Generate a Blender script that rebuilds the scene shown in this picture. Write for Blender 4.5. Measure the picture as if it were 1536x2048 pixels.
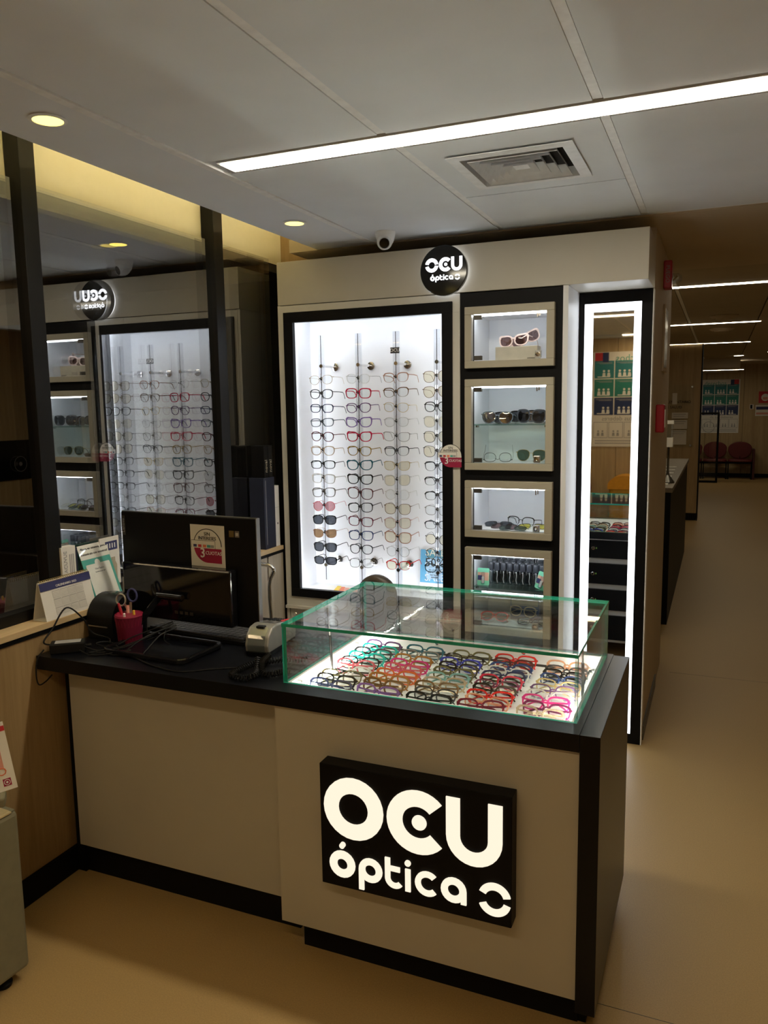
import bpy, bmesh, math, random
from mathutils import Matrix, Vector
random.seed(7)
for o in list(bpy.data.objects):
    bpy.data.objects.remove(o)
SC = bpy.context.scene
COL = SC.collection
R = math.radians
PI = math.pi

# ------------------------------------------------------------------ camera
def cam_axes(yaw, pit, rol):
    f = Vector((math.sin(yaw)*math.cos(pit), math.cos(yaw)*math.cos(pit), math.sin(pit)))
    r = Vector((math.cos(yaw), -math.sin(yaw), 0)); u = r.cross(f)
    return r*math.cos(rol)+u*math.sin(rol), -r*math.sin(rol)+u*math.cos(rol), f
cr, cu_, cf = cam_axes(R(-23.0747), R(-7.63602), R(-0.85544))
cam = bpy.data.objects.new('camera', bpy.data.cameras.new('camera'))
COL.objects.link(cam)
m = Matrix((cr, cu_, -cf)).transposed().to_4x4(); m.translation = (0, 0, 1.6)
cam.matrix_world = m
cam.data.sensor_fit = 'HORIZONTAL'; cam.data.sensor_width = 36
cam.data.lens = 36*1573.97/1536
cam.data.clip_start = 0.02; cam.data.clip_end = 60
SC.camera = cam
# ------------------------------------------------------------------ world, exposure
w = bpy.data.worlds.new('world'); SC.world = w; w.use_nodes = True
w.node_tree.nodes['Background'].inputs[0].default_value = (1, .93, .82, 1)
w.node_tree.nodes['Background'].inputs[1].default_value = 0.0
SC.view_settings.view_transform = 'Standard'; SC.view_settings.look = 'None'
SC.view_settings.gamma = 1; SC.view_settings.use_curve_mapping = False
SC.view_settings.exposure = 1.42
# light levels of the lamps the place has (emission strengths)
L_STRIP, L_STRIP_HALL, L_DOWN, L_COVE, L_LED, L_CASE, L_MIRROR, L_SIGN = 15.5, 8.0, 1.5, 12.0, 9.0, 75.0, 1.8, .40
L_STRIP_REAR = 7.0
WARM = (1, .88, .64); NEUT = (1, .90, .70); COOL = (.86, .92, 1)

# ------------------------------------------------------------------ materials
MATS = {}
def mat(name, col=(.5,.5,.5), rough=.5, metal=0, var=.06, vs=30, bump=0, bs=200, spec=.5, coat=0):
    if name in MATS: return MATS[name]
    mt = bpy.data.materials.new(name); mt.use_nodes = True; N = mt.node_tree.nodes; L = mt.node_tree.links
    b = N['Principled BSDF']; b.inputs['Roughness'].default_value = rough; b.inputs['Metallic'].default_value = metal
    b.inputs['Specular IOR Level'].default_value = spec; b.inputs['Coat Weight'].default_value = coat
    tc = N.new('ShaderNodeTexCoord'); nz = N.new('ShaderNodeTexNoise'); nz.inputs['Scale'].default_value = vs
    L.new(tc.outputs['Object'], nz.inputs['Vector'])
    rp = N.new('ShaderNodeValToRGB')
    rp.color_ramp.elements[0].position = .3; rp.color_ramp.elements[1].position = .7
    rp.color_ramp.elements[0].color = (*[max(0, c*(1-var)) for c in col], 1)
    rp.color_ramp.elements[1].color = (*[min(1, c*(1+var)) for c in col], 1)
    L.new(nz.outputs['Fac'], rp.inputs['Fac']); L.new(rp.outputs['Color'], b.inputs['Base Color'])
    if bump:
        n2 = N.new('ShaderNodeTexNoise'); n2.inputs['Scale'].default_value = bs
        L.new(tc.outputs['Object'], n2.inputs['Vector'])
        bp = N.new('ShaderNodeBump'); bp.inputs['Strength'].default_value = bump; bp.inputs['Distance'].default_value = .002
        L.new(n2.outputs['Fac'], bp.inputs['Height']); L.new(bp.outputs['Normal'], b.inputs['Normal'])
    MATS[name] = mt
    return mt
def wood(name, c1, c2, scale=(22, 22, 1.1), rough=.45):
    mt = bpy.data.materials.new(name); mt.use_nodes = True; N = mt.node_tree.nodes; L = mt.node_tree.links
    b = N['Principled BSDF']; b.inputs['Roughness'].default_value = rough
    tc = N.new('ShaderNodeTexCoord'); mp = N.new('ShaderNodeMapping'); mp.inputs['Scale'].default_value = scale
    L.new(tc.outputs['Object'], mp.inputs['Vector'])
    n1 = N.new('ShaderNodeTexNoise'); n1.inputs['Scale'].default_value = 1; n1.inputs['Detail'].default_value = 5
    n1.inputs['Distortion'].default_value = .6
    n2 = N.new('ShaderNodeTexNoise'); n2.inputs['Scale'].default_value = 7; n2.inputs['Detail'].default_value = 3
    L.new(mp.outputs[0], n1.inputs['Vector']); L.new(mp.outputs[0], n2.inputs['Vector'])
    mx = N.new('ShaderNodeMix'); mx.data_type = 'FLOAT'; mx.inputs[0].default_value = .35
    L.new(n1.outputs['Fac'], mx.inputs[2]); L.new(n2.outputs['Fac'], mx.inputs[3])
    rp = N.new('ShaderNodeValToRGB'); rp.color_ramp.elements[0].position = .36; rp.color_ramp.elements[1].position = .62
    rp.color_ramp.elements[0].color = (*c1, 1); rp.color_ramp.elements[1].color = (*c2, 1)
    L.new(mx.outputs[0], rp.inputs['Fac']); L.new(rp.outputs[0], b.inputs['Base Color'])
    MATS[name] = mt; return mt
def emit(name, col, strength):
    mt = bpy.data.materials.new(name); mt.use_nodes = True; N = mt.node_tree.nodes; L = mt.node_tree.links
    N.remove(N['Principled BSDF'])
    e = N.new('ShaderNodeEmission'); e.inputs[0].default_value = (*col, 1); e.inputs[1].default_value = strength
    L.new(e.outputs[0], N['Material Output'].inputs[0])
    MATS[name] = mt; return mt
def glass(name, tint=(1,1,1), f0=.045, rough=0, mul=1.0):
    """thin clear sheet: see-through mixed with a mirror reflection that grows towards grazing angles"""
    mt = bpy.data.materials.new(name); mt.use_nodes = True; N = mt.node_tree.nodes; L = mt.node_tree.links
    N.remove(N['Principled BSDF'])
    t = N.new('ShaderNodeBsdfTransparent'); t.inputs[0].default_value = (*tint, 1)
    g = N.new('ShaderNodeBsdfGlossy'); g.inputs['Roughness'].default_value = rough
    lw = N.new('ShaderNodeLayerWeight'); lw.inputs['Blend'].default_value = .5
    pw = N.new('ShaderNodeMath'); pw.operation = 'POWER'; pw.inputs[1].default_value = 5
    ml = N.new('ShaderNodeMath'); ml.operation = 'MULTIPLY_ADD'; ml.inputs[1].default_value = (1-f0)*mul; ml.inputs[2].default_value = f0
    L.new(lw.outputs['Facing'], pw.inputs[0]); L.new(pw.outputs[0], ml.inputs[0])
    mx = N.new('ShaderNodeMixShader')
    L.new(ml.outputs[0], mx.inputs[0]); L.new(t.outputs[0], mx.inputs[1]); L.new(g.outputs[0], mx.inputs[2])
    L.new(mx.outputs[0], N['Material Output'].inputs[0])
    MATS[name] = mt; return mt

mat('black_laminate', (.0035,.004,.006), .30, var=.1, vs=60, spec=.25)
mat('black_panel', (.005,.005,.006), .5, spec=.15)
mat('black_plastic', (.006,.006,.0065), .4, spec=.25)
mat('black_gloss', (.006,.006,.007), .08)
mat('black_rubber', (.006,.006,.006), .55, spec=.25)
mat('dark_frame', (.007,.0067,.0065), .4, 0, spec=.22)
mat('beige_laminate', (.52,.49,.42), .42, var=.015, vs=8)
mat('cream_panel', (.62,.60,.54), .4, var=.02, vs=8)
mat('niche_frame', (.42,.385,.30), .45, var=.02, vs=8)
mat('white_panel', (.80,.81,.83), .45, var=.02, vs=6)
mat('white_paper', (.82,.80,.75), .6, var=.03, vs=10)
mat('ceiling_tile', (.80,.85,.91), .75, var=.025, vs=5, bump=.08, bs=300)
mat('ceiling_bar', (.90,.92,.95), .5)
mat('soffit_paint', (.82,.86,.92), .7, var=.02, vs=4)
mat('hall_paint', (.52,.44,.33), .75, var=.02, vs=4)
mat('hall_tile', (.44,.38,.28), .75, var=.03, vs=5)
mat('cove_paint', (.80,.76,.60), .7, var=.01)
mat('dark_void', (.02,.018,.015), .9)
mat('vent_white', (.84,.87,.91), .4)
mat('chrome', (.75,.75,.76), .12, 1)
mat('steel', (.55,.55,.54), .3, 1)
mat('dark_metal', (.10,.095,.085), .35, .8)
mat('brown_leather', (.05,.037,.026), .38, bump=.1)
mat('burgundy', (.14,.018,.022), .4)
mat('red_plastic', (.42,.012,.03), .35)
mat('crimson', (.28,.01,.045), .45)
mat('wine_print', (.36,.01,.06), .5)
mat('print_black', (.015,.015,.015), .6)
mat('print_grey', (.35,.35,.36), .6)
mat('print_navy', (.035,.04,.14), .6)
mat('print_white', (.85,.85,.83), .6)
mat('print_red', (.55,.03,.04), .6)
mat('print_orange', (.8,.22,.10), .6)
mat('print_pink', (.75,.35,.28), .6)
mat('print_yellow', (.85,.62,.06), .6)
mat('print_teal', (.08,.40,.34), .6)
mat('print_sea', (.02,.20,.23), .6)
mat('print_green', (.02,.22,.18), .6)
mat('print_deep', (.015,.035,.13), .6)
mat('print_sky', (.12,.38,.60), .6)
mat('print_mint', (.22,.68,.45), .6)
mat('print_skin', (.65,.38,.28), .6)
mat('kraft_card', (.48,.42,.31), .6)
mat('navy_box', (.02,.025,.05), .4)
mat('beige_metal', (.22,.205,.13), .45)
mat('beige_edge', (.62,.50,.27), .5)
mat('silver_plastic', (.33,.32,.29), .35, .4)
mat('screen_grey', (.08,.09,.10), .15)
mat('bin_yellow', (.75,.36,.02), .4)
mat('mesh_pink', (.13,.006,.025), .55, spec=.2)
mat('bottle_cap', (.055,.06,.075), .3)
mat('brass', (.5,.4,.2), .3, 1)
mat('lock_green', (.25,.55,.08), .5)
mat('mirror', (.86,.87,.86), .015, 1, var=0)
wood('wood_wall', (.29,.19,.085), (.38,.26,.125))
wood('wood_hall', (.40,.29,.15), (.52,.39,.21))
wood('wood_door', (.46,.40,.31), (.58,.52,.42))
wood('wood_ledge', (.58,.42,.22), (.68,.50,.28), (18, 2, 18))
mat('floor_vinyl', (.41,.275,.112), .42, var=.10, vs=260, bump=.05, bs=400)
emit('lamp_strip', NEUT, L_STRIP); emit('lamp_strip_rear', (1,.74,.42), L_STRIP_REAR); emit('lamp_strip_hall', WARM, L_STRIP_HALL)
emit('lamp_down', (1,.74,.14), L_DOWN); emit('lamp_cove', (1,.82,.45), L_COVE)
emit('lamp_led', COOL, L_LED); emit('lamp_case', (1,.97,.82), L_CASE); emit('lamp_mirror', (.90,.95,1), L_MIRROR)
emit('lamp_sign', (1,.87,.68), L_SIGN); emit('lamp_round', (.95,.97,1), 1.2)
glass('pane_clear', (.985,1,.99), .045); glass('pane_wall', (.92,.93,.94), .36); glass('pane_door', (.99,1,1), .02)
glass('shelf_glass', (.80,.92,.88), .05); glass('acrylic', (.93,.94,.96), .09, .02); glass('bottle_clear', (.86,.9,.94), .12)
glass('lens_clear', (.95,.97,.97), .05); glass('lens_cream', (.90,.85,.70), .05); glass('lens_grey', (.10,.11,.13), .06)
glass('lens_brown', (.36,.22,.12), .06); glass('lens_pink', (.62,.32,.34), .06); glass('lens_green', (.13,.19,.15), .05)
glass('lens_plum', (.30,.18,.18), .06); glass('lens_silver', (.25,.25,.27), .45); glass('lens_yellow', (.85,.78,.12), .06)
def edge_green():
    mt = mat('glass_edge', (.03,.42,.30), .15, var=.1)
    return mt
edge_green()
GLC = {}
def gcol(rgb, rough=.3, metal=0):
    k = 'acetate_%02x%02x%02x' % tuple(int(c*255) for c in rgb) + ('_metal' if metal else '')
    return mat(k, rgb, rough, metal, var=.12, vs=90)

# ------------------------------------------------------------------ mesh helpers
class MB:
    def __init__(s): s.v=[]; s.f=[]; s.mi=[]; s.T=None; s.cur=0
    def av(s, p):
        p = Vector(p)
        if s.T: p = s.T @ p
        s.v.append(tuple(p)); return len(s.v)-1
    def face(s, idx): s.f.append(tuple(idx)); s.mi.append(s.cur)
    def box(s, x0,x1,y0,y1,z0,z1):
        i = [s.av(p) for p in ((x0,y0,z0),(x1,y0,z0),(x1,y1,z0),(x0,y1,z0),(x0,y0,z1),(x1,y0,z1),(x1,y1,z1),(x0,y1,z1))]
        for q in ((3,2,1,0),(4,5,6,7),(0,1,5,4),(1,2,6,5),(2,3,7,6),(3,0,4,7)): s.face([i[k] for k in q])
        return s
    def prism(s, poly, y0, y1):
        """poly: (x,z) points seen from -y, counter-clockwise"""
        n = len(poly)
        a = [s.av((x,y0,z)) for x,z in poly]; b = [s.av((x,y1,z)) for x,z in poly]
        s.face(a); s.face(b[::-1])
        for k in range(n): s.face((a[k], b[k], b[(k+1)%n], a[(k+1)%n]))
        return s
    def prismz(s, poly, z0, z1):
        n = len(poly)
        a = [s.av((x,y,z0)) for x,y in poly]; b = [s.av((x,y,z1)) for x,y in poly]
        s.face(a[::-1]); s.face(b)
        for k in range(n): s.face((a[k], a[(k+1)%n], b[(k+1)%n], b[k]))
        return s
    def ringband(s, outer, inner, y0, y1):
        """flat loop between two equal-length closed outlines in XZ, from y0 to y1"""
        n = len(outer)
        A = [[s.av((x,y,z)) for x,z in o] for o,y in ((outer,y0),(inner,y0),(inner,y1),(outer,y1))]
        for k in range(n):
            j = (k+1)%n
            for r in range(4):
                p, q = A[r], A[(r+1)%4]; s.face((p[k], p[j], q[j], q[k]))
        return s
    def arc(s, cx, cz, ro, ri, a0, a1, y0, y1, n=20):
        full = abs(a1-a0) >= 359.9
        if full:
            P = lambda r: [(cx+r*math.cos(2*PI*k/n), cz+r*math.sin(2*PI*k/n)) for k in range(n)]
            return s.ringband(P(ro), P(ri), y0, y1)
        an = [R(a0+(a1-a0)*k/n) for k in range(n+1)]
        return s.strip([(cx+ro*math.cos(a), cz+ro*math.sin(a)) for a in an], [(cx+ri*math.cos(a), cz+ri*math.sin(a)) for a in an], y0, y1)
    def strip(s, P, Q, y0, y1):
        n = len(P)
        a=[s.av((x,y0,z)) for x,z in P]; b=[s.av((x,y0,z)) for x,z in Q]; c=[s.av((x,y1,z)) for x,z in P]; d=[s.av((x,y1,z)) for x,z in Q]
        for k in range(n-1):
            s.face((b[k],b[k+1],a[k+1],a[k])); s.face((c[k],c[k+1],d[k+1],d[k]))
            s.face((a[k],a[k+1],c[k+1],c[k])); s.face((d[k],d[k+1],b[k+1],b[k]))
        s.face((a[0],c[0],d[0],b[0])); s.face((b[-1],d[-1],c[-1],a[-1]))
        return s
    def disc(s, cx, cz, r, y0, y1, n=24):
        return s.prism([(cx+r*math.cos(2*PI*k/n), cz+r*math.sin(2*PI*k/n)) for k in range(n)], y0, y1)
    def tube(s, pts, r, n=6, closed=False, flat=None):
        """sweep; r may be a list; flat=(w,h) gives a rectangular section"""
        pts = [Vector(p) for p in pts]; m_ = len(pts); rings=[]; up = Vector((0,0,1)); prev=None
        for k,p in enumerate(pts):
            if closed: t = pts[(k+1)%m_]-pts[k-1]
            else: t = pts[min(k+1,m_-1)]-pts[max(k-1,0)]
            t.normalize()
            if prev is None:
                a = up if abs(t.z)<.9 else Vector((1,0,0))
                side = t.cross(a).normalized()
            else:
                side = (prev - t*prev.dot(t)).normalized()
            prev = side; nn = side.cross(t)
            if flat: ring=[p+side*sx*flat[0]/2+nn*sz*flat[1]/2 for sx,sz in ((1,1),(-1,1),(-1,-1),(1,-1))]
            else:
                rr = r[k] if isinstance(r,(list,tuple)) else r
                ring=[p+(side*math.cos(2*PI*j/n)+nn*math.sin(2*PI*j/n))*rr for j in range(n)]
            rings.append([s.av(q) for q in ring])
        q = len(rings[0])
        for k in range(m_ if closed else m_-1):
            A,B=rings[k],rings[(k+1)%m_]
            for j in range(q): s.face((A[j],A[(j+1)%q],B[(j+1)%q],B[j]))
        if not closed: s.face(rings[0][::-1]); s.face(rings[-1])
        return s
    def lathe(s, prof, c=(0,0,0), n=20, axis='z'):
        rings=[]
        for r_,h in prof:
            ring=[]
            for k in range(n):
                a=2*PI*k/n; x,y=r_*math.cos(a),r_*math.sin(a)
                p={'z':(x,y,h),'y':(x,h,-y),'x':(h,x,y)}[axis]
                ring.append(s.av((c[0]+p[0],c[1]+p[1],c[2]+p[2])))
            rings.append(ring)
        for A,B in zip(rings,rings[1:]):
            for k in range(n): s.face((A[k],A[(k+1)%n],B[(k+1)%n],B[k]))
        s.face(rings[0][::-1]); s.face(rings[-1])
        return s
    def mesh(s, name, mats):
        me = bpy.data.meshes.new(name); me.from_pydata(s.v,[],s.f)
        for mm in mats: me.materials.append(MATS[mm] if isinstance(mm,str) else mm)
        if any(s.mi): me.polygons.foreach_set('material_index', s.mi)
        bm = bmesh.new(); bm.from_mesh(me); bmesh.ops.recalc_face_normals(bm, faces=bm.faces); bm.to_mesh(me); bm.free()
        return me
    def build(s, name, mats, parent=None, smooth=False, bevel=0, label=None, local=False):
        if not isinstance(mats,(list,tuple)): mats=[mats]
        me = s.mesh(name, mats)
        if smooth: sm(me)
        o = bpy.data.objects.new(name, me); COL.objects.link(o)
        if parent:
            o.parent = parent
            if not local: o.matrix_parent_inverse = wm(parent).inverted()
        if bevel:
            b = o.modifiers.new('bevel','BEVEL'); b.width=bevel; b.segments=2; b.limit_method='ANGLE'
        if label: o['label']=label
        return o
def sm(me, ang=40):
    me.polygons.foreach_set('use_smooth',[True]*len(me.polygons))
    bm=bmesh.new(); bm.from_mesh(me)
    for e in bm.edges:
        e.smooth = not (len(e.link_faces)==2 and e.calc_face_angle(0)>R(ang))
    bm.to_mesh(me); bm.free()
def wm(o):
    M_ = Matrix.LocRotScale(o.location, o.rotation_euler, o.scale)
    if o.parent: M_ = wm(o.parent) @ o.matrix_parent_inverse @ M_
    return M_
def thing(name, label, cat, loc=(0,0,0), rot=(0,0,0), group=None):
    o = bpy.data.objects.new(name, None); o.empty_display_size=.05; COL.objects.link(o)
    o.location=loc; o.rotation_euler=rot; o['label']=label; o['category']=cat
    if group: o['group']=group
    return o
def tag(o, label, cat, group=None):
    o['label']=label; o['category']=cat
    if group: o['group']=group
    return o
def struct(name, mb=None, mats=None, label=None, **k):
    if mb: o = mb.build(name, mats, **k)
    else: o = bpy.data.objects.new(name, None); COL.objects.link(o)
    o['kind']='structure'
    if label: o['label']=label
    return o
def box(*a): return MB().box(*a)
TXT = {}
def text(body, size, mt, M_, parent=None, name='lettering', align='CENTER', ext=.0006, local=False, bold=0):
    """flat lettering; local text plane: x right, z up, facing -y, placed by matrix M_"""
    cu = bpy.data.curves.new('t','FONT'); cu.body=body; cu.size=size; cu.align_x=align; cu.align_y='CENTER'
    cu.extrude=ext; cu.resolution_u=2; cu.offset=bold
    ob = bpy.data.objects.new('t',cu)
    me = bpy.data.meshes.new_from_object(ob); bpy.data.objects.remove(ob)
    me.transform(M_ @ Matrix.Rotation(PI/2,4,'X'))
    me.materials.clear(); me.materials.append(MATS[mt]); me.name=name
    o = bpy.data.objects.new(name, me); COL.objects.link(o)
    if parent:
        o.parent=parent
        if not local: o.matrix_parent_inverse = wm(parent).inverted()
    return o
def TR(x,y,z,rz=0,rx=0,ry=0):
    return Matrix.Translation((x,y,z)) @ Matrix.Rotation(rz,4,'Z') @ Matrix.Rotation(ry,4,'Y') @ Matrix.Rotation(rx,4,'X')
def rrect(w_,h_,r_,n=5,cx=0,cy=0):
    out=[]
    for sx,sy,a in ((1,1,0),(-1,1,90),(-1,-1,180),(1,-1,270)):
        for k in range(n+1):
            t=R(a+90*k/n); out.append((cx+sx*(w_/2-r_)+r_*math.cos(t), cy+sy*(h_/2-r_)+r_*math.sin(t)))
    return out
def copy_tree(o, parent=None):
    c=o.copy(); COL.objects.link(c)
    if parent: c.parent=parent
    for ch in list(o.children): copy_tree(ch,c)
    return c
def bez(pts, n=8):
    """Catmull-Rom through points"""
    P=[Vector(p) for p in pts]; P=[P[0]*2-P[1]]+P+[P[-1]*2-P[-2]]; out=[]
    for i in range(1,len(P)-2):
        for k in range(n):
            t=k/n; a,b,c,d=P[i-1:i+3]
            out.append(.5*((2*b)+(c-a)*t+(2*a-5*b+4*c-d)*t*t+(3*b-a-3*c+d)*t**3))
    out.append(P[-2]); return out
ORD=['','first','second','third','fourth','fifth','sixth','seventh','eighth','ninth','tenth','eleventh','twelfth','thirteenth','fourteenth','fifteenth','sixteenth']

# ================================================================== SETTING
ZC = 2.364
fl = struct('floor', box(-5.5,2.1,-2.5,18.4,-.06,0), 'floor_vinyl', 'tan speckled vinyl floor with thin welded seams')
for sgm in ((-.25,2.0,1.985,1.9865), (-.22,2.0,4.835,4.8365), (-1.9,2.0,.52,.5215)):
    box(sgm[0],sgm[1],sgm[2],sgm[3],-.0005,.0006).build('floor_seam','dark_metal',fl)
# ceiling of the shop bay: tiles, bars and recessed strips
ce = struct('ceiling', box(-1.53,.36,-2.4,3.53,ZC+.022,ZC+.06), 'dark_void', 'grey white lay-in panel ceiling')
XJ = [-1.514,-.914,-.316,.282]
STRIPY = [2.235,.11,-2.0]
rows = [(2.302,3.515),(.96,2.168),(.177,.956),(-1.933,.043),(-2.4,-2.067)]
for i in range(3):
    x0, x1 = XJ[i]+(.014 if i else .0), XJ[i+1]-.014
    for (a,b) in rows:
        if i==1 and a==2.302:
            # panel with the square air diffuser cut into it, then a short panel
            vx0,vx1,vy0,vy1 = -.79,-.45,2.46,2.80
            box(x0,x1,a,vy0,ZC,ZC+.015).box(x0,x1,vy1,2.933,ZC,ZC+.015).box(x0,vx0,vy0,vy1,ZC,ZC+.015).box(vx1,x1,vy0,vy1,ZC,ZC+.015).build('ceiling_tile','ceiling_tile',ce)
            box(x0,x1,2.937,b,ZC-.001,ZC+.015).build('ceiling_tile','ceiling_tile',ce); continue
        box(x0,x1,a,b,ZC,ZC+.015).build('ceiling_tile','ceiling_tile',ce)
for xj in XJ[1:]:
    for (a,b) in rows: box(xj-.0135,xj+.0115,a,b,ZC+.003,ZC+.012).build('ceiling_bar','ceiling_bar',ce)
for y in (3.515,): box(-1.514,.30,y+.004,y+.03,ZC+.004,ZC+.012).build('ceiling_bar','ceiling_bar',ce)
# plaster soffit with downlights along the glass wall
so = struct('trim_1', box(-1.843,-1.545,-2.4,3.90,ZC,ZC+.09), 'soffit_paint', 'white plaster soffit strip with downlights')
box(-1.545,-1.517,-2.4,3.53,ZC-.004,ZC+.03).build('edge_bead','ceiling_bar',so)
struct('trim_2', box(.30,2.0,-2.4,18.3,ZC,ZC+.06), 'hall_paint', 'plain plaster ceiling strip to the right')
struct('trim_3', box(-2.0,.30,3.545,5.04,ZC-.002,ZC+.06), 'hall_paint', 'plain plaster ceiling band behind the shop')
# hall ceiling
hc = struct('ceiling_hall', box(-3.0,.30,5.04,15.6,ZC+.02,ZC+.06), 'dark_void', 'dim panel ceiling of the hallway')
HS = [5.778,8.568,11.43,14.8]
hy = [5.05]+[v for y in HS for v in (y-.05,y+.05)]+[15.6]
for k in range(0,len(hy),2):
    a,b = hy[k],hy[k+1]
    n_ = max(1,round((b-a)/1.2))
    for j in range(n_):
        for xa,xb in ((-2.4,-1.0),(-.992,-.325),(-.293,.29)):
            box(xa,xb,a+(b-a)*j/n_+.003,a+(b-a)*(j+1)/n_-.003,ZC,ZC+.015).build('ceiling_tile','hall_tile',hc)
    box(-.321,-.297,a,b,ZC+.003,ZC+.01).build('ceiling_bar','ceiling_bar',hc)
struct('trim_4', box(-3.0,.30,15.6,18.4,2.20,2.44), 'hall_paint', 'lower plaster ceiling over the far seats')
# walls
wl = struct('wall_left', None, None, 'vertical grain wood panelling below the glass partition')
for a,b in ((-2.4,-1.2),(-1.196,0),(.004,1.2),(1.204,2.39),(2.394,3.285),(3.30,3.44)):
    box(-2.20,-2.03,a,b,.09,.872).build('wood_panel','wood_wall' if b<2.4 else 'wood_door',wl)
box(-2.2,-2.036,-2.4,3.44,.0,.872).build('backing','dark_void',wl)
struct('baseboard_left', box(-2.036,-2.018,-2.4,1.955,0,.088), 'black_panel', 'black skirting under the wood panelling')
le = struct('trim_5', box(-2.125,-2.022,-2.4,3.435,.888,.908), 'wood_ledge', 'narrow wooden ledge under the glass partition', bevel=.001)
box(-2.125,-2.026,-2.4,3.435,.872,.888).build('edge_strip','black_panel',le)
# glass partition
gp = struct('window_1', None, None, 'dark glass partition with double panes and black mullions')
for y0,y1 in ((-1.10,-1.03),(-.06,.01),(.955,1.02),(1.987,2.052),(3.046,3.116)):
    box(-2.165,-2.100,y0,y1,.908,2.62).build('mullion','dark_frame',gp,bevel=.002)
box(-2.165,-2.10,-2.4,3.43,.908,.945).build('bottom_rail','dark_frame',gp)
ys = [-2.4,-1.10,-1.03,-.06,.01,.955,1.02,1.987,2.052,3.046,3.116,3.55]
for k in range(0,12,2):
    a,b = ys[k],ys[k+1]
    for x in (-2.124,-2.152):
        q=MB(); i=[q.av(p) for p in ((x,a,.945),(x,b,.945),(x,b,2.345),(x,a,2.345))]; q.face(i); q.build('pane','pane_wall',gp)
# wall of the unlit room behind the glass
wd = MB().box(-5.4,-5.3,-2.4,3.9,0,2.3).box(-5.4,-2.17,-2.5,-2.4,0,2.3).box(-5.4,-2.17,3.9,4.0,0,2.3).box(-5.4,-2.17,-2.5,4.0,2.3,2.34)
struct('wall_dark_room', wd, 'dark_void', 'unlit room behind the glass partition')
# cove above the glass
q=MB(); prof=[(-2.168,2.342),(-2.168,2.56)]+[(-1.948-.22*math.cos(R(a)),2.56+.22*math.sin(R(a))) for a in range(15,91,15)]+[(-1.5,2.78)]
for (xa,za),(xb,zb) in zip(prof,prof[1:]):
    i=[q.av(p) for p in ((xa,-2.4,za),(xa,3.75,za),(xb,3.75,zb),(xb,-2.4,zb))]; q.face(i)
cv=struct('trim_6', q, 'cove_paint', 'curved lit cove above the glass partition', smooth=True)
box(-1.52,-1.50,-2.4,3.75,ZC+.06,2.79).build('cove_back','cove_paint',cv)
box(-2.17,-1.5,3.75,3.77,ZC-.05,2.79).build('end_panel','wood_wall',cv)
cl = thing('cove_light','warm light strip hidden on top of the soffit','light',(-1.78,.7,ZC+.09))
box(-1.80,-1.775,-2.3,3.7,ZC+.091,ZC+.099).build('channel','ceiling_bar',cl)
box(-1.798,-1.777,-2.3,3.7,ZC+.0995,ZC+.104).build('diffuser','lamp_cove',cl)
# wall behind the cabinet, side wall, hallway walls
struct('wall_back', box(-2.17,-.295,3.95,4.05,0,ZC), 'wood_hall','wood wall behind the eyewear cabinets')
ws=struct('wall_side', box(-.60,-.287,3.775,5.0,0,ZC), 'hall_paint','beige side wall of the hallway')
box(-.287,-.28,3.775,4.557,0,.07).build('skirting','dark_metal',ws)
struct('wall_hall_left', box(-1.1,-1.0,5.0,11.4,0,ZC), 'wood_hall','wood wall behind the hallway counter')
wc=struct('wall_column', box(-3.0,-.25,11.4,11.7,.10,ZC), 'wood_hall','wood clad column end in the hallway')
box(-3.0,-.255,11.41,11.7,0,.10).build('skirting','black_panel',wc)
box(-.25,-.236,11.395,11.72,0,ZC).build('edge_trim','black_panel',wc)
wf=struct('wall_far', None, None,'far wood wall of the waiting area')
for a,b in ((-3.0,-.29),(-.284,.442),(.448,1.3),(1.306,2.1)):
    box(a,b,18.3,18.4,0,ZC+.06).build('wood_panel','wood_hall',wf)
struct('baseboard_far', box(-3.0,2.1,18.28,18.3,0,.08),'black_panel','black skirting of the far wall')
struct('wall_far_left', box(-3.1,-3.0,11.7,18.4,0,ZC),'wood_hall','left wall of the waiting area')
wr=struct('wall_right', None,None,'wood panelled wall on the right of the hallway')
for k in range(14):
    box(2.0,2.1,-2.4+k*1.5,-.903+k*1.5,0,ZC).build('wood_panel','wood_hall',wr)
wb=struct('wall_front', None,None,'wood panelled wall behind the photographer')
for k in range(4):
    box(-2.2+k*1.06,-1.144+k*1.06,-2.5,-2.40,0,ZC).build('wood_panel','wood_hall',wb)

# ------------------------------------------------------------------ ceiling fixtures
def strip_light(y, x0, x1, w_, lab, mt, grp, z=ZC):
    t = thing('strip_light', lab, 'light', ((x0+x1)/2,y,z), group=grp)
    h=w_/2
    box(x0,x1,y-h,y-h+.012,z-.002,z+.02).box(x0,x1,y+h-.012,y+h,z-.002,z+.02).box(x0-.008,x0,y-h,y+h,z-.002,z+.02).box(x1,x1+.008,y-h,y+h,z-.002,z+.02).build('housing','ceiling_bar',t)
    box(x0,x1,y-h+.012,y+h-.012,z-.004,z+.014).build('diffuser',mt,t)
    return t
strip_light(2.235,-1.476,.272,.108,'long recessed ceiling light strip over the glasses counter','lamp_strip','shop ceiling strips')
strip_light(.11,-1.476,.272,.128,'ceiling light strip just behind the photographer','lamp_strip_rear','shop ceiling strips')
strip_light(-2.0,-1.05,.272,.128,'ceiling light strip near the rear poster wall','lamp_strip_rear','shop ceiling strips')
for k,y in enumerate(HS):
    strip_light(y,-.95 if k<3 else .18,.325,.09,['nearest','second','third','short fourth'][k]+' hallway ceiling light strip counted from the cabinets','lamp_strip_hall','hallway ceiling strips')
strip_light(16.6,-.9,.38,.09,'farthest hallway light strip above the rights poster','lamp_strip_hall','hallway ceiling strips',z=2.20-.004)
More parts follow.
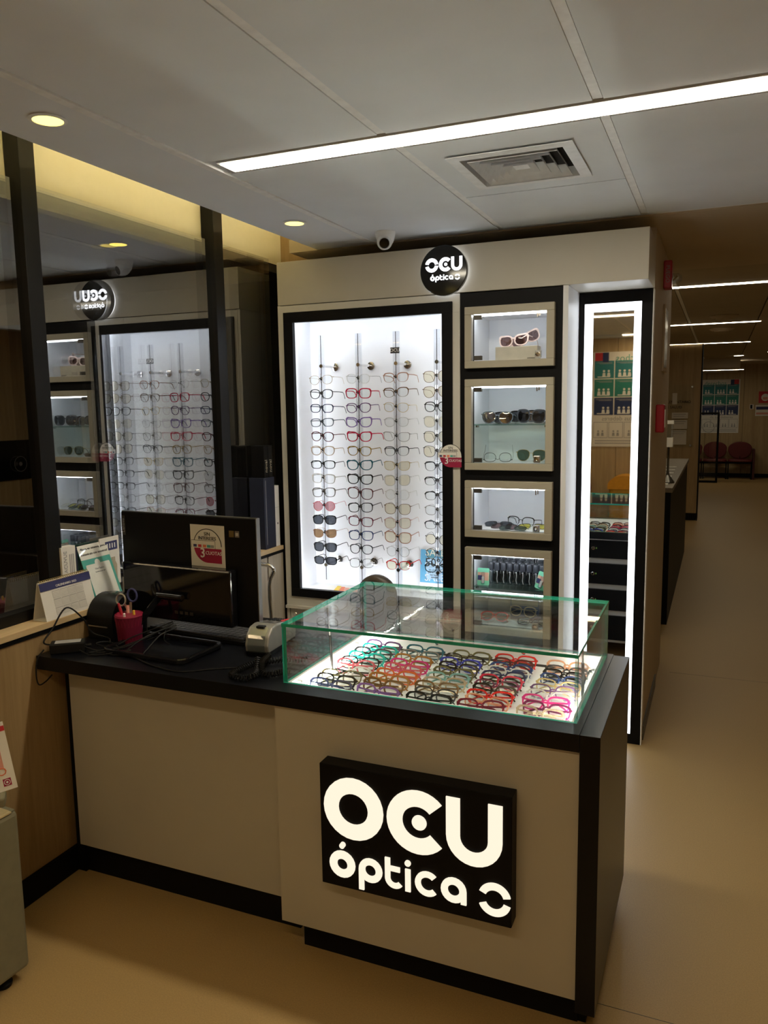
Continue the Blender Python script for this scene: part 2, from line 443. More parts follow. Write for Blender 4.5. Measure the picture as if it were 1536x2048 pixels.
for k,(x,y) in enumerate(((.60,11.6),(.62,12.9),(.60,13.9))):
    strip_light(y,x+.05,x+.5,.07,['nearest','middle','farthest'][k]+' of the three short lights at the right edge of the hallway ceiling','lamp_strip_hall','short hallway lights',z=ZC-.004)
def downlight(y, lab):
    t=thing('downlight',lab,'light',(-1.66,y,ZC),group='soffit downlights')
    MB().lathe([(.047,0),(.050,-.004),(.040,-.006),(.038,0)],(-1.66,y,ZC),24).build('trim_ring','ceiling_bar',t,smooth=True)
    MB().lathe([(.0385,-.0055),(.0385,-.001)],(-1.66,y,ZC),24).build('lens','lamp_down',t)
downlight(1.677,'warm round downlight in the soffit at the upper left'); downlight(2.992,'warm round downlight in the soffit near the white dome camera'); downlight(.362,'unseen warm downlight added behind the photographer for its light')  # last one is out of view, added along the row for its light
# air diffuser
t=thing('air_diffuser','square white ceiling air diffuser with nested louvres','vent',(-.62,2.63,ZC))
def sqring(a,b,za,zb,n='louvre'):
    q=MB(); c=(-.62,2.63)
    P=lambda h,z:[(c[0]-h,c[1]-h,z),(c[0]+h,c[1]-h,z),(c[0]+h,c[1]+h,z),(c[0]-h,c[1]+h,z)]
    A=[q.av(p) for p in P(a,za)]; B=[q.av(p) for p in P(b,zb)]; A2=[q.av((p[0],p[1],p[2]+.002)) for p in P(a,za)]; B2=[q.av((p[0],p[1],p[2]+.002)) for p in P(b,zb)]
    for k in range(4):
        j=(k+1)%4; q.face((A[k],A[j],B[j],B[k])); q.face((A2[k],B2[k],B2[j],A2[j])); q.face((A[k],A2[k],A2[j],A[j])); q.face((B[k],B[j],B2[j],B2[k]))
    return q.build(n,'vent_white',t)
sqring(.195,.160,ZC-.008,ZC-.010,'frame'); sqring(.160,.157,ZC-.010,ZC+.021,'frame_throat')
for a in (.142,.112,.082,.052): sqring(a-.002,a-.020,ZC-.012,ZC+.021)
q=MB(); b_=[q.av((-.62+sx*.024,2.63+sy*.024,ZC-.006)) for sx,sy in ((-1,-1),(1,-1),(1,1),(-1,1))]; a_=q.av((-.62,2.63,ZC+.02))
q.face(b_[::-1]); [q.face((b_[k],b_[(k+1)%4],a_)) for k in range(4)]; q.build('centre_cone','vent_white',t)
box(-.80,-.44,2.45,2.81,ZC+.06,ZC+.07).build('duct_back','dark_void',t)
box(-.80,-.79,2.45,2.81,ZC+.022,ZC+.06).build('duct_side','dark_void',t); box(-.45,-.44,2.45,2.81,ZC+.022,ZC+.06).build('duct_side','dark_void',t)
# dome camera
t=thing('dome_camera','white security dome camera on the ceiling above the cabinet','camera',(-1.395,3.335,ZC))
MB().lathe([(.046,0),(.046,-.006),(.043,-.02),(.036,-.042),(.022,-.062),(.0,-.068)],(-1.395,3.335,ZC),24).build('housing','ceiling_bar',t,smooth=True)
T=Matrix.Translation((-1.395,3.325,ZC-.044))@Matrix.Rotation(R(22),4,'Z')@Matrix.Rotation(R(20),4,'X')
q=MB(); q.T=T; q.lathe([(.0,.02),(.031,.012),(.034,-.002),(.031,-.02),(.024,-.034),(.022,-.030)],axis='y',n=24); q.build('eyeball','vent_white',t,smooth=True)
q=MB(); q.T=T; q.lathe([(.0215,-.028),(.0215,-.0335),(.012,-.035),(.0,-.035)],axis='y',n=20); q.build('lens_face','black_gloss',t,smooth=True)
for x,y in ((.0,7.86),(-.02,9.2)):
    t=thing('ceiling_vent',('nearer' if y<8.5 else 'farther')+' round ceiling vent in the hallway','vent',(x,y,ZC))
    MB().lathe([(.12,0),(.125,-.006),(.09,-.028),(.085,-.024)],(x,y,ZC),24).build('rim','hall_paint',t,smooth=True)
    MB().lathe([(.075,-.010),(.07,-.034),(.0,-.037)],(x,y,ZC),24).build('plate','hall_paint',t,smooth=True)

# ================================================================== EYEWEAR CABINET WALL
YU, YM, YB = 3.437, 3.713, 3.64
def frame_y(q, X0,X1,Z0,Z1, x0,x1,z0,z1, y0,y1):
    q.box(X0,X1,y0,y1,z1,Z1).box(X0,X1,y0,y1,Z0,z0).box(X0,x0,y0,y1,z0,z1).box(x1,X1,y0,y1,z0,z1); return q
tag(box(-2.013,-.287,YU,3.76,2.0955,2.300).build('header_fascia','beige_laminate',bevel=.002),'long beige header box across the top of the cabinets','header')
t=thing('eyewear_cabinet','tall beige cabinet with black framed backlit eyeglass display','cabinet',(-1.55,3.6,0))
frame_y(MB(),-2.000,-1.083,.600,2.092,-1.931,-1.165,.689,2.011,YU,YU+.018).build('face_frame','cream_panel',t,bevel=.001)
frame_y(MB(),-1.980,-1.117,.648,2.059,-1.930,-1.166,.690,2.010,YU-.010,YU+.016).build('black_frame','black_panel',t,bevel=.001)
box(-2.000,-1.085,YB,YB+.015,.60,2.092).build('back_panel','white_panel',t)
box(-1.960,-1.947,YU+.018,YB,.66,2.04).build('side_panel','white_panel',t); box(-1.149,-1.136,YU+.018,YB,.66,2.04).build('side_panel','white_panel',t)
box(-1.947,-1.149,YU+.018,YB,2.027,2.04).build('top_panel','white_panel',t); box(-1.947,-1.149,YU+.018,YB,.66,.6755).build('bottom_panel','white_panel',t)
box(-2.015,-2.000,YU+.002,3.76,.0,2.094).build('outer_side','cream_panel',t)
box(-2.012,-1.083,YU-.018,YU+.018,.585,.600).build('ledge','cream_panel',t,bevel=.001)
box(-2.000,-1.085,YU+.02,3.74,.08,.585).build('base_body','cream_panel',t)
for a,b in ((-1.995,-1.545),(-1.539,-1.09)):
    d=box(a,b,YU+.004,YU+.02,.085,.58).build('door','cream_panel',t,bevel=.001)
    lx = a+.03 if a<-1.6 else b-.03
    MB().lathe([(.009,0),(.009,-.006),(.006,-.008)],(lx,YU+.004,.553),14,'y').build('lock','chrome',d)
box(-2.0,-1.085,YU+.05,3.7,0,.08).build('plinth','black_panel',t)
# light strips behind the black frame edge
for a in ((-1.9465,-1.937,.69,2.01),(-1.159,-1.1495,.69,2.01)):
    box(a[0],a[1],YU+.0185,YU+.024,a[2],a[3]).build('light_strip','lamp_led',t)
box(-1.93,-1.166,YU+.0185,YU+.024,2.016,2.0265).build('light_strip','lamp_led',t)
box(-1.93,-1.166,YU+.0185,YU+.024,.676,.6855).build('light_strip','lamp_led',t)

# niche column
NX0,NX1=-1.053,-.658
NZ=[(1.762,2.027),(1.311,1.714),(1.005,1.263),(.560,.957)]
t=thing('niche_cabinet','black cabinet column with four lit framed niches','cabinet',(-.855,3.6,0))
q=MB(); q.box(-1.081,-1.022,YU,YU+.018,0,2.090).box(-.690,-.628,YU,YU+.018,0,2.090)
zz=[0]+[v for z0,z1 in NZ[::-1] for v in (z0+.030,z1-.032)]+[2.090]
for k in range(0,len(zz),2): q.box(-1.022,-.690,YU,YU+.018,zz[k],zz[k+1])
q.build('front_panel','black_panel',t)
box(-.628,-.606,YU,YM,0,2.094).build('side_panel','white_panel',t)
box(-1.083,-1.070,YU+.018,YM,0,2.09).build('side_panel','cream_panel',t)
for k,(z0,z1) in enumerate(NZ):
    fr=frame_y(MB(),NX0,NX1,z0,z1,-1.022,-.691,z0+.031,z1-.033,YU-.030,YU).build('niche_frame','niche_frame',t,bevel=.002,label=['topmost','second','third','lowest'][k]+' beige niche frame')
    a,b=z0+.030,z1-.032; yb=3.700
    MB().box(-1.022,-.690,yb,yb+.01,a,b).box(-1.032,-1.0222,YU+.018,yb,a,b).box(-.6898,-.680,YU+.018,yb,a,b).box(-1.022,-.690,YU+.018,yb,b,b+.01).box(-1.022,-.690,YU+.018,yb,a-.01,a).build('niche_lining','white_panel',t)
    box(-1.018,-.694,YU+.002,YU+.010,b-.008,b-.001).build('light_strip','lamp_led',t)
    d=box(-1.018,-.694,YU-.016,YU-.011,a+.004,b-.004).build('glass_door','pane_door',t)
    for zc in (a+.014,b-.014): box(-1.012,-.976,YU-.024,YU-.009,zc-.0095,zc+.0095).build('hinge','dark_metal',d,bevel=.001)
    lz=a+.016
    box(-.742,-.714,YU-.026,YU-.008,lz-.010,lz+.020).build('lock_body','steel',d,bevel=.002)
    MB().lathe([(.0105,0),(.0105,-.004),(.006,-.0045),(.005,-.002)],(-.728,YU-.026,lz+.006),16,'y').build('lock_barrel','chrome',d)
    MB().box(-.733,-.729,YU-.022,YU-.006,b-.026,b-.003).box(-.724,-.720,YU-.022,YU-.006,b-.022,b-.003).build('door_stop','chrome',d)
for zs in (1.512,.766):
    box(-1.020,-.692,YU+.012,3.695,zs-.003,zs+.003).build('glass_shelf','shelf_glass',t)
    for x in (-1.012,-.70): box(x-.006,x+.006,YU+.03,YU+.045,zs-.012,zs-.003).build('shelf_clip','chrome',t)

# mirror bay
t=thing('led_mirror','full length mirror framed by bright white light strip on black panel','mirror',(-.447,YM,0))
frame_y(MB(),-.604,-.289,.0,2.092,-.581,-.335,.048,2.043,YM,YM+.02).build('panel','black_panel',t)
frame_y(MB(),-.581,-.335,.048,2.043,-.543,-.366,.085,2.006,YM+.004,YM+.014).build('light_frame','lamp_mirror',t)
box(-.543,-.366,YM+.006,YM+.016,.085,2.006).build('mirror_glass','mirror',t)
box(-.2885,-.284,YM-.002,3.77,0,2.094).build('edge_strip','ceiling_bar',t)
box(-.604,-.289,YM+.021,3.76,0,2.092).build('backing','black_panel',t)

# ------------------------------------------------------------------ logo shapes
def logo_letters(ox, oz, s, y0, y1, parent, mt, cut=False):
    """O C U + second line; unit height = big letter height s, origin lower left of big letters"""
    r=s*.5; ri=s*.25; G=1.02*s
    def B(q,n): return q.build(n,mt,parent)
    if not cut: B(MB().arc(ox+r,oz+r,r,ri,0,360,y0,y1,28),'letter')
    else: B(MB().arc(ox+r,oz+r,r,ri,8,168,y0,y1,20).arc(ox+r,oz+r,r,ri,192,352,y0,y1,20),'letter')
    cx=ox+1.06*s+r
    B(MB().arc(cx,oz+r,r,ri,42,318,y0,y1,28),'letter'); B(MB().disc(cx+.02*s,oz+r,.115*s,y0,y1),'letter_dot')
    ux=ox+2.0*s; w_=.84*s; th=.21*s; ro=w_/2; rr=ro-th; c=(ux+ro,oz+ro)
    P=[(ux,oz+s)]+[(c[0]+ro*math.cos(R(a)),c[1]+ro*math.sin(R(a))) for a in range(180,361,12)]+[(ux+w_,oz+s)]
    Q=[(ux+th,oz+s)]+[(c[0]+rr*math.cos(R(a)),c[1]+rr*math.sin(R(a))) for a in range(180,361,12)]+[(ux+w_-th,oz+s)]
    B(MB().strip(P,Q,y0,y1),'letter')
def optica(ox, oz, s, y0, y1, parent, mt):
    """second line; s = x-height ring diameter"""
    r=s*.5; th=s*.27; ri=r-th
    def B(q): q.build('letter',mt,parent)
    x=ox
    B(MB().arc(x+r*1.12,oz+r,r*1.12,ri,0,360,y0,y1,22).disc(x+r*1.12,oz+s*1.27,th*.42,y0,y1,14).disc(x+r*1.2,oz+s*1.33,th*.42,y0,y1,14)); x+=s*1.28
    B(MB().arc(x+r,oz+r,r,ri,0,360,y0,y1,22).box(x,x+th*.8,y0,y1,oz-s*.38,oz+r)); x+=s*1.12
    B(MB().box(x,x+th*.8,y0,y1,oz+r*.7,oz+s*1.22).arc(x+r*.8,oz+r*.8,r*.8,r*.8-th*.8,180,320,y0,y1,12).box(x,x+s*.62,y0,y1,oz+s*.70,oz+s*.70+th*.75)); x+=s*.84
    B(MB().box(x,x+th*.8,y0,y1,oz,oz+s*.92).disc(x+th*.4,oz+s*1.16,th*.46,y0,y1,14)); x+=s*.40
    B(MB().arc(x+r,oz+r,r,ri+th*.15,45,315,y0,y1,20)); x+=s*1.04
    B(MB().arc(x+r,oz+r,r,ri,0,360,y0,y1,22).box(x+s-th*.8,x+s,y0,y1,oz,oz+r)); x+=s*1.45
    R2=s*.62
    B(MB().arc(x+R2,oz+r*1.06,R2,R2*.56,14,158,y0,y1,16)); B(MB().arc(x+R2,oz+r*.94,R2,R2*.56,202,346,y0,y1,16))
# round header sign
t=thing('round_sign','round black illuminated OCU sign on the cabinet header','sign',(-1.143,YU,2.19))
MB().lathe([(.094,-.002),(.094,-.022)],(-1.143,YU,2.188),40,'y').build('light_ring','lamp_round',t)
MB().lathe([(.106,-.022),(.108,-.028),(.108,-.048),(.106,-.050)],(-1.143,YU,2.188),48,'y').build('disc','black_gloss',t,smooth=True)
logo_letters(-1.143-.083,2.183,.060,YU-.0525,YU-.0498,t,'lamp_round',cut=True)
optica(-1.143-.060,2.147,.0185,YU-.0525,YU-.0498,t,'lamp_round')
# round paper sticker
def cuotas(T, parent, s, card):
    """'3 CUOTAS' advert, local plane x right z up facing -y, s = diameter"""
    r=s/2
    def B(q,n,m_): q.v=[tuple(T@Vector(v)) for v in q.v]; return q.build(n,m_,parent)
    if card: parent=B(MB().prism([(-.62*s,-.62*s),(.62*s,-.62*s),(.62*s,.62*s),(-.62*s,.62*s)],0,.0008),'advert_card','white_paper')
    P=lambda rr,a0,a1,n=24:[(rr*math.cos(R(a0+(a1-a0)*k/n)),rr*math.sin(R(a0+(a1-a0)*k/n))) for k in range(n+1)]
    B(MB().prism(P(r,-8,188),-.0010,-.0002),'top_half','white_paper')
    B(MB().prism(P(r,188,270)+[(r,-r),(r,-.14*r)],-.0010,-.0002),'lower_half','wine_print')
    B(MB().arc(0,0,r*1.03,r*.985,0,180,-.0014,-.0004,28),'outline','print_black')
    B(MB().box(-r*1.15,r*.55,-.0016,-.0008,-.14*r,.30*r),'card_band','white_paper')
    B(MB().box(-r*1.17,r*.57,-.0014,-.0006,.29*r,.32*r).box(-r*1.17,-r*1.14,-.0014,-.0006,-.14*r,.3*r).box(r*.54,r*.57,-.0014,-.0006,-.14*r,.3*r),'band_outline','print_black')
    for k,(xx,m_) in enumerate(((-.9,'print_navy'),(-.55,'print_red'),(-.2,'print_orange'),(.1,'print_teal'),(.36,'print_grey'))):
        B(MB().box((xx-.12)*r,(xx+.12)*r,-.0020,-.0016,-.09*r,.07*r),'card_logo',m_)
    text('SIN',.30*r,'print_black',T@Matrix.Translation((0,-.0016,.70*r)),parent)
    text('INTERESES',.28*r,'print_black',T@Matrix.Translation((0,-.0016,.45*r)),parent)
    text('3',.80*r,'print_white',T@Matrix.Translation((-.36*r,-.0016,-.45*r)),parent,bold=.01*r)
    text('CUOTAS',.30*r,'print_white',T@Matrix.Translation((.44*r,-.0016,-.42*r)),parent)
st=thing('round_sticker','round SIN INTERESES 3 CUOTAS sticker on the black cabinet frame','sticker',(-1.125,YU-.011,1.37))
cuotas(TR(-1.125,YU-.0115,1.372),st,.104,False)

# ================================================================== COUNTER
HX0,HX1,HY0,HY1=-1.127,-.306,1.910,2.472
wt=tag(MB().box(-2.024,HX0,1.838,2.500,.766,.811).box(HX1,-.2815,1.838,2.500,.766,.811).box(HX0,HX1,1.838,HY0,.766,.811).box(HX0,HX1,HY1,2.500,.766,.811).build('worktop','black_laminate'),'long black laminate worktop of the shop counter','worktop')
t=thing('desk_cabinet','recessed beige left half of the shop counter with black plinth','counter',(-1.56,2.1,0))
box(-1.984,-1.136,1.930,1.948,.113,.7655).build('front_panel','beige_laminate',t)
box(-2.018,-1.136,1.960,1.978,0,.113).build('plinth','black_panel',t)
box(-2.018,-1.984,1.948,2.46,.0,.7655).build('side_panel','black_panel',t)
t=thing('display_counter','protruding beige right half of the counter with black end panel','counter',(-.70,2.15,0))
box(-1.135,-.281,1.850,1.868,.100,.7655).build('front_panel','beige_laminate',t)
box(-1.135,-1.117,1.868,2.46,.100,.7655).build('side_panel','beige_laminate',t)
box(-.2808,-.232,1.838,2.490,.076,.811).build('end_panel','black_laminate',t,bevel=.001)
box(-1.09,-.283,1.900,1.918,0,.100).build('plinth','black_panel',t); box(-.300,-.262,1.905,2.46,0,.0755).build('plinth_end','black_panel',t)
box(-1.117,-.283,1.868,2.440,.100,.740).build('carcass','cream_panel',t)
for k,(a,b) in enumerate(((.640,.765),(.475,.605),(.310,.440),(.120,.275))):
    d=box(-1.10,-.29,2.4405,2.458,a,b).build('drawer','black_panel',t)
    for x in (-.70,):
        MB().lathe([(.011,0),(.011,.006),(.008,.008)],(x,2.458,(a+b)/2),14,'y').build('lock','chrome',d)
        box(x+.016,x+.023,2.458,2.4595,(a+b)/2-.004,(a+b)/2+.004).build('lock_tag','lock_green',d)
# lit sign on the front
t=thing('counter_sign','black box sign with glowing OCU Óptica letters on the counter front','sign',(-.70,1.85,.29))
SX0,SX1,SZ0,SZ1,SY=-.970,-.435,.290,.640,1.800
box(SX0,SX1,SY,1.8498,SZ0,SZ1).build('sign_box','black_panel',t,bevel=.002)
logo_letters(-.957,.438,.1755,SY-.004,SY+.001,t,'lamp_sign')
optica(-.944,.325,.0690,SY-.004,SY+.001,t,'lamp_sign')

# ================================================================== GLASS CASE
CX0,CX1,CY0,CY1,CZ0,CZ1=-1.135,-.298,1.902,2.480,.8115,.988
t=thing('glass_case','low glass showcase with green edges standing on the counter','showcase',((CX0+CX1)/2,2.2,CZ0))
TZ=.763
box(HX0,HX1,HY0,HY1,TZ-.006,TZ).build('tray','white_panel',t)
WG=.0004
box(HX0+WG,HX0+.008,HY0+.008,HY1-.008,TZ,.8105).build('tray_wall','white_panel',t); box(HX1-.008,HX1-WG,HY0+.008,HY1-.008,TZ,.8105).build('tray_wall','white_panel',t)
box(HX0+WG,HX1-WG,HY0+WG,HY0+.008,TZ,.8105).build('tray_wall','white_panel',t); box(HX0+WG,HX1-WG,HY1-.008,HY1-WG,TZ,.8105).build('tray_wall','white_panel',t)
def pane(x0,x1,y0,y1,z0,z1,ax):
    q=MB(); q.box(x0,x1,y0,y1,z0,z1)
    keep={'x':(3,5),'y':(2,4),'z':(0,1)}[ax]
    q.mi=[0 if k in keep else 1 for k in range(6)]
    return q.build('pane',['pane_clear','glass_edge'],t)
g=.009
pane(CX0,CX1,CY0,CY0+g,CZ0,CZ1-g,'y'); pane(CX0,CX1,CY1-g,CY1,CZ0,CZ1-g,'y')
pane(CX0,CX0+g,CY0+g,CY1-g,CZ0,CZ1-g,'x'); pane(CX1-g,CX1,CY0+g,CY1-g,CZ0,CZ1-g,'x')
pane(CX0-.001,CX1+.001,CY0-.001,CY1+.001,CZ1-g,CZ1,'z')
for x in (HX0+.0085,HX1-.0135): box(x,x+.005,HY0+.012,HY1-.012,TZ+.0005,TZ+.006).build('light_strip','lamp_case',t)
for x,ys_ in ((HX0+.008,(1.96,2.36)),(HX1-.008,(2.36,))):
    for y in ys_: MB().lathe([(.006,-.001),(.006,.012),(.003,.014)] if x<-.7 else [(.006,.001),(.006,-.012),(.003,-.014)],(x,y,TZ+.034),12,'x').build('knob','white_panel',t)
for x in (-.86,-.56): MB().lathe([(.008,0),(.008,-.006),(.005,-.008)],(x,HY1-.008,TZ+.036),12,'y').build('lock','chrome',t)
for x in (HX0+.015,HX1-.019):
    MB().tube([(x,2.170,TZ),(x,2.150,.955)],.0026,8).build('gas_strut','steel',t); MB().tube([(x,2.170,TZ+.002),(x,2.158,.885)],.0042,8).build('strut_cylinder','black_rubber',t)
    box(x-.007,x+.007,2.138,2.162,.950,.9785).build('strut_bracket','steel',t)

# ================================================================== EYEGLASSES
STY = { # w, h, superellipse n, taper, cat lift, bridge
 'rect':(.053,.036,3.0,.05,0),'square':(.053,.042,3.0,.06,0),'panto':(.051,.042,2.3,.10,.001),'round':(.050,.047,2.0,0,0),
 'cat':(.055,.041,2.4,.07,.008),'butterfly':(.056,.050,2.5,.04,.004),'aviator':(.058,.050,2.3,.17,.001),'narrow':(.053,.037,2.7,.05,.001),
 'half':(.052,.041,2.4,.07,.003),'narrowcat':(.054,.036,2.5,.05,.004)}
NP=22
def outline(style):
    w_,h_,n,tp,ct=STY[style]; out=[]
    for k in range(NP):
        a=2*PI*k/NP; c,s_=math.cos(a),math.sin(a)
        x=w_/2*math.copysign(abs(c)**(2/n),c); z=h_/2*math.copysign(abs(s_)**(2/n),s_)
        x*=1+tp*z/(h_/2)
        if x>0 and z>-.005: z+=ct*(x/(w_/2))**2*min(1,(z+.005)/.012)
        out.append((x,z))
    return out
GM={}
def wrap(x): return 1.1*x*x
def gl_mesh(style, rim, fold):
    key=(style,rim,fold)
    if key in GM: return GM[key]
    w_,h_=STY[style][:2]; ol=outline(style); cx=.0085+w_/2
    tt,tb,dep={'thick':(.0045,.0034,.0035),'mid':(.0033,.0026,.003),'thin':(.0015,.0015,.002),'brow':(.0036,.0007,.003),'bold':(.0062,.0050,.004)}[rim]
    fr=MB(); lens=[]
    for sd in (1,-1):
        rings=[]
        for k,(x,z) in enumerate(ol):
            x0,z0=ol[k-1]; x1,z1=ol[(k+1)%NP]; nx,nz=(z1-z0),-(x1-x0); l=math.hypot(nx,nz) or 1; nx/=l; nz/=l
            f=max(0,min(1,.5+z/h_)); t_=tb+(tt-tb)*f
            if x>w_*.3 and z>h_*.2: t_*=1.35
            X=lambda e:(sd*(cx+x+nx*e),z+nz*e)
            o_,i_=X(t_),X(-.0004)
            yo,yi=wrap(o_[0]),wrap(i_[0])
            rings.append([fr.av((o_[0],yo-dep/2,o_[1])),fr.av((i_[0],yi-dep/2,i_[1])),fr.av((i_[0],yi+dep/2,i_[1])),fr.av((o_[0],yo+dep/2,o_[1]))])
        for k in range(NP):
            A,B=rings[k],rings[(k+1)%NP]
            for j in range(4): fr.face((A[j],A[(j+1)%4],B[(j+1)%4],B[j]))
        q=MB(); c=q.av((sd*cx,wrap(cx)-.0012,0)); v=[q.av((sd*(cx+x),wrap(cx+x),z)) for x,z in ol]
        for k in range(NP): q.face((c,v[k],v[(k+1)%NP]))
        me=q.mesh('lens',['lens_clear']); sm(me,60); lens.append(me)
    zb=h_*.16; rb={'thick':.0022,'mid':.0018,'thin':.0010,'brow':.0016,'bold':.003}[rim]
    fr.tube([(-.011,wrap(.01),zb-.002),(-.006,-.001,zb+.0015),(0,-.002,zb+.003),(.006,-.001,zb+.0015),(.011,wrap(.01),zb-.002)],rb,6)
    hx=cx+w_/2*(1+STY[style][3]*.6); zh=h_*.27+STY[style][4]*.6
    temples=[]
    for sd in (1,-1):
        fr.tube([(sd*(hx-.004),wrap(hx)-.001,zh),(sd*(hx+.004),wrap(hx)+.001,zh),(sd*(hx+.005),wrap(hx)+.007,zh)],0,flat=(max(rb*1.6,.002),max(rb*2,.003)))
        q=MB(); y0=wrap(hx)+.006; th=(.0016,.0045) if rim in('thick','bold') else ((.0014,.0035) if rim in ('mid','brow') else (.0011,.0014))
        if not fold:
            pts=[(sd*(hx+.005),y0,zh),(sd*(hx+.007),y0+.05,zh+.001),(sd*(hx+.006),y0+.092,zh),(sd*(hx+.003),y0+.108,zh-.006),(sd*(hx),y0+.128,zh-.030)]
        else:
            dy=.004 if sd>0 else .009
            pts=[(sd*(hx+.005),y0,zh),(sd*(hx+.002),y0+dy,zh-.001),(sd*(hx-.05),y0+dy+.002,zh-.004),(sd*(hx-.095),y0+dy+.002,zh-.007),(sd*(hx-.112),y0+dy,zh-.016),(sd*(hx-.124),y0+dy-.003,zh-.026)]
        q.tube(pts,0,flat=(th[0],th[1]))
        temples.append(q.mesh('temple',['black_plastic']))
    me=fr.mesh('frame',['black_plastic']); sm(me,35)
    GM[key]=(me,lens,temples,h_); return GM[key]
def om(o,mt):
    o.material_slots[0].link='OBJECT'; o.material_slots[0].material=mt if not isinstance(mt,str) else MATS[mt]
def glasses(label, loc, rot, style, rim, col, lens='lens_clear', tcol=None, fold=False, cat='glasses', group=None, name='eyeglasses', metal=0):
    me,ln,tm,h_=gl_mesh(style,rim,fold)
    t=thing(name,label,cat,loc,rot,group)
    m_=gcol(col,.25 if not metal else .3,metal); m2=gcol(tcol,.3) if tcol else m_
    def add(n,d,mt):
        o=bpy.data.objects.new(n,d); COL.objects.link(o); o.parent=t; om(o,mt); return o
    add('frame',me,m_)
    for d in ln: add('lens',d,lens)
    for d in tm: add('temple',d,m2)
    return t
# colour names for the labels
K=dict(champagne=(.50,.40,.28),graphite=(.045,.05,.06),navy=(.02,.03,.09),slate=(.10,.13,.16),maroon=(.10,.015,.02),beige=(.55,.42,.30),black=(.008,.008,.009),
 clear=(.62,.62,.60),grey=(.22,.21,.20),pink=(.60,.10,.14),crimson=(.55,.01,.06),purple=(.12,.05,.16),lilac=(.22,.14,.42),ochre=(.30,.19,.02),teal=(.01,.11,.16),
 burgundy=(.16,.01,.03),blue=(.02,.05,.18),copper=(.42,.22,.15),gold=(.55,.42,.18),silver=(.50,.50,.50),brown=(.16,.10,.05),rose=(.55,.30,.27),
 red=(.65,.015,.015),turquoise=(.01,.42,.36),magenta=(.62,.03,.22),orange=(.65,.13,.03),amber=(.35,.15,.03),violet=(.20,.09,.32),cobalt=(.03,.04,.42),olive=(.12,.11,.05),
 plum=(.16,.02,.08),peach=(.72,.36,.22),tortoise=(.14,.07,.02),ivory=(.75,.66,.52),aqua=(.20,.42,.42))
RODX=[-1.804,-1.605,-1.410,-1.207]; RODY=3.485
RODS=[
 [('champagne','panto','thin',0),('graphite','panto','mid',0),('navy','rect','mid',0),('slate','rect','mid',0),('maroon','panto','mid',0),('beige','panto','mid',0),('black','rect','mid',0),('clear','square','mid',0),('grey','square','mid',0),('pink','round','thin','lens_pink'),('black','square','mid','lens_grey'),('copper','cat','thin','lens_brown'),('graphite','square','mid','lens_grey'),('black','rect','mid','lens_grey')],
 [('clear','panto','thin',0),('crimson','square','thick',0),('purple','panto','mid',0),('lilac','cat','thick',0),('crimson','cat','thick',0),('ochre','panto','mid',0),('teal','cat','thick',0),('black','cat','thick',0),('maroon','butterfly','mid',0),('black','square','mid',0),('burgundy','square','mid',0),('blue','square','mid',0),('graphite','panto','mid',0),('black','square','thin',0)],
 [('copper','half','brow',0),('tortoise','half','brow',0),('gold','panto','thin',0),('silver','panto','thin',0),('grey','cat','thin',0),('graphite','half','brow',0),('gold','cat','thin','lens_cream'),('silver','butterfly','thin','lens_cream'),('clear','round','thin',0),('brown','butterfly','thin','lens_cream'),('rose','butterfly','thin','lens_cream'),('copper','butterfly','mid','lens_cream'),('silver','round','thin',0),('red','half','brow','lens_cream')],
 [('brown','butterfly','thin','lens_cream'),('tortoise','aviator','thin','lens_cream'),('black','panto','mid',0),('silver','butterfly','thin','lens_cream'),('black','butterfly','thin','lens_cream'),('graphite','butterfly','thin','lens_cream'),('graphite','half','brow',0),('black','rect','brow',0),('black','rect','brow',0),('grey','square','thin',0),('graphite','rect','brow',0),('black','round','thin','lens_cream'),('tortoise','round','thin','lens_cream'),('black','rect','mid',0)]]
WORD={'panto':'soft round','rect':'rectangular','square':'square','cat':'cat-eye','round':'round','butterfly':'wide butterfly','half':'half-rim','aviator':'aviator'}
ROWZ=[1.733-k*.0690 for k in range(14)]
RN=['leftmost','second','third','rightmost']
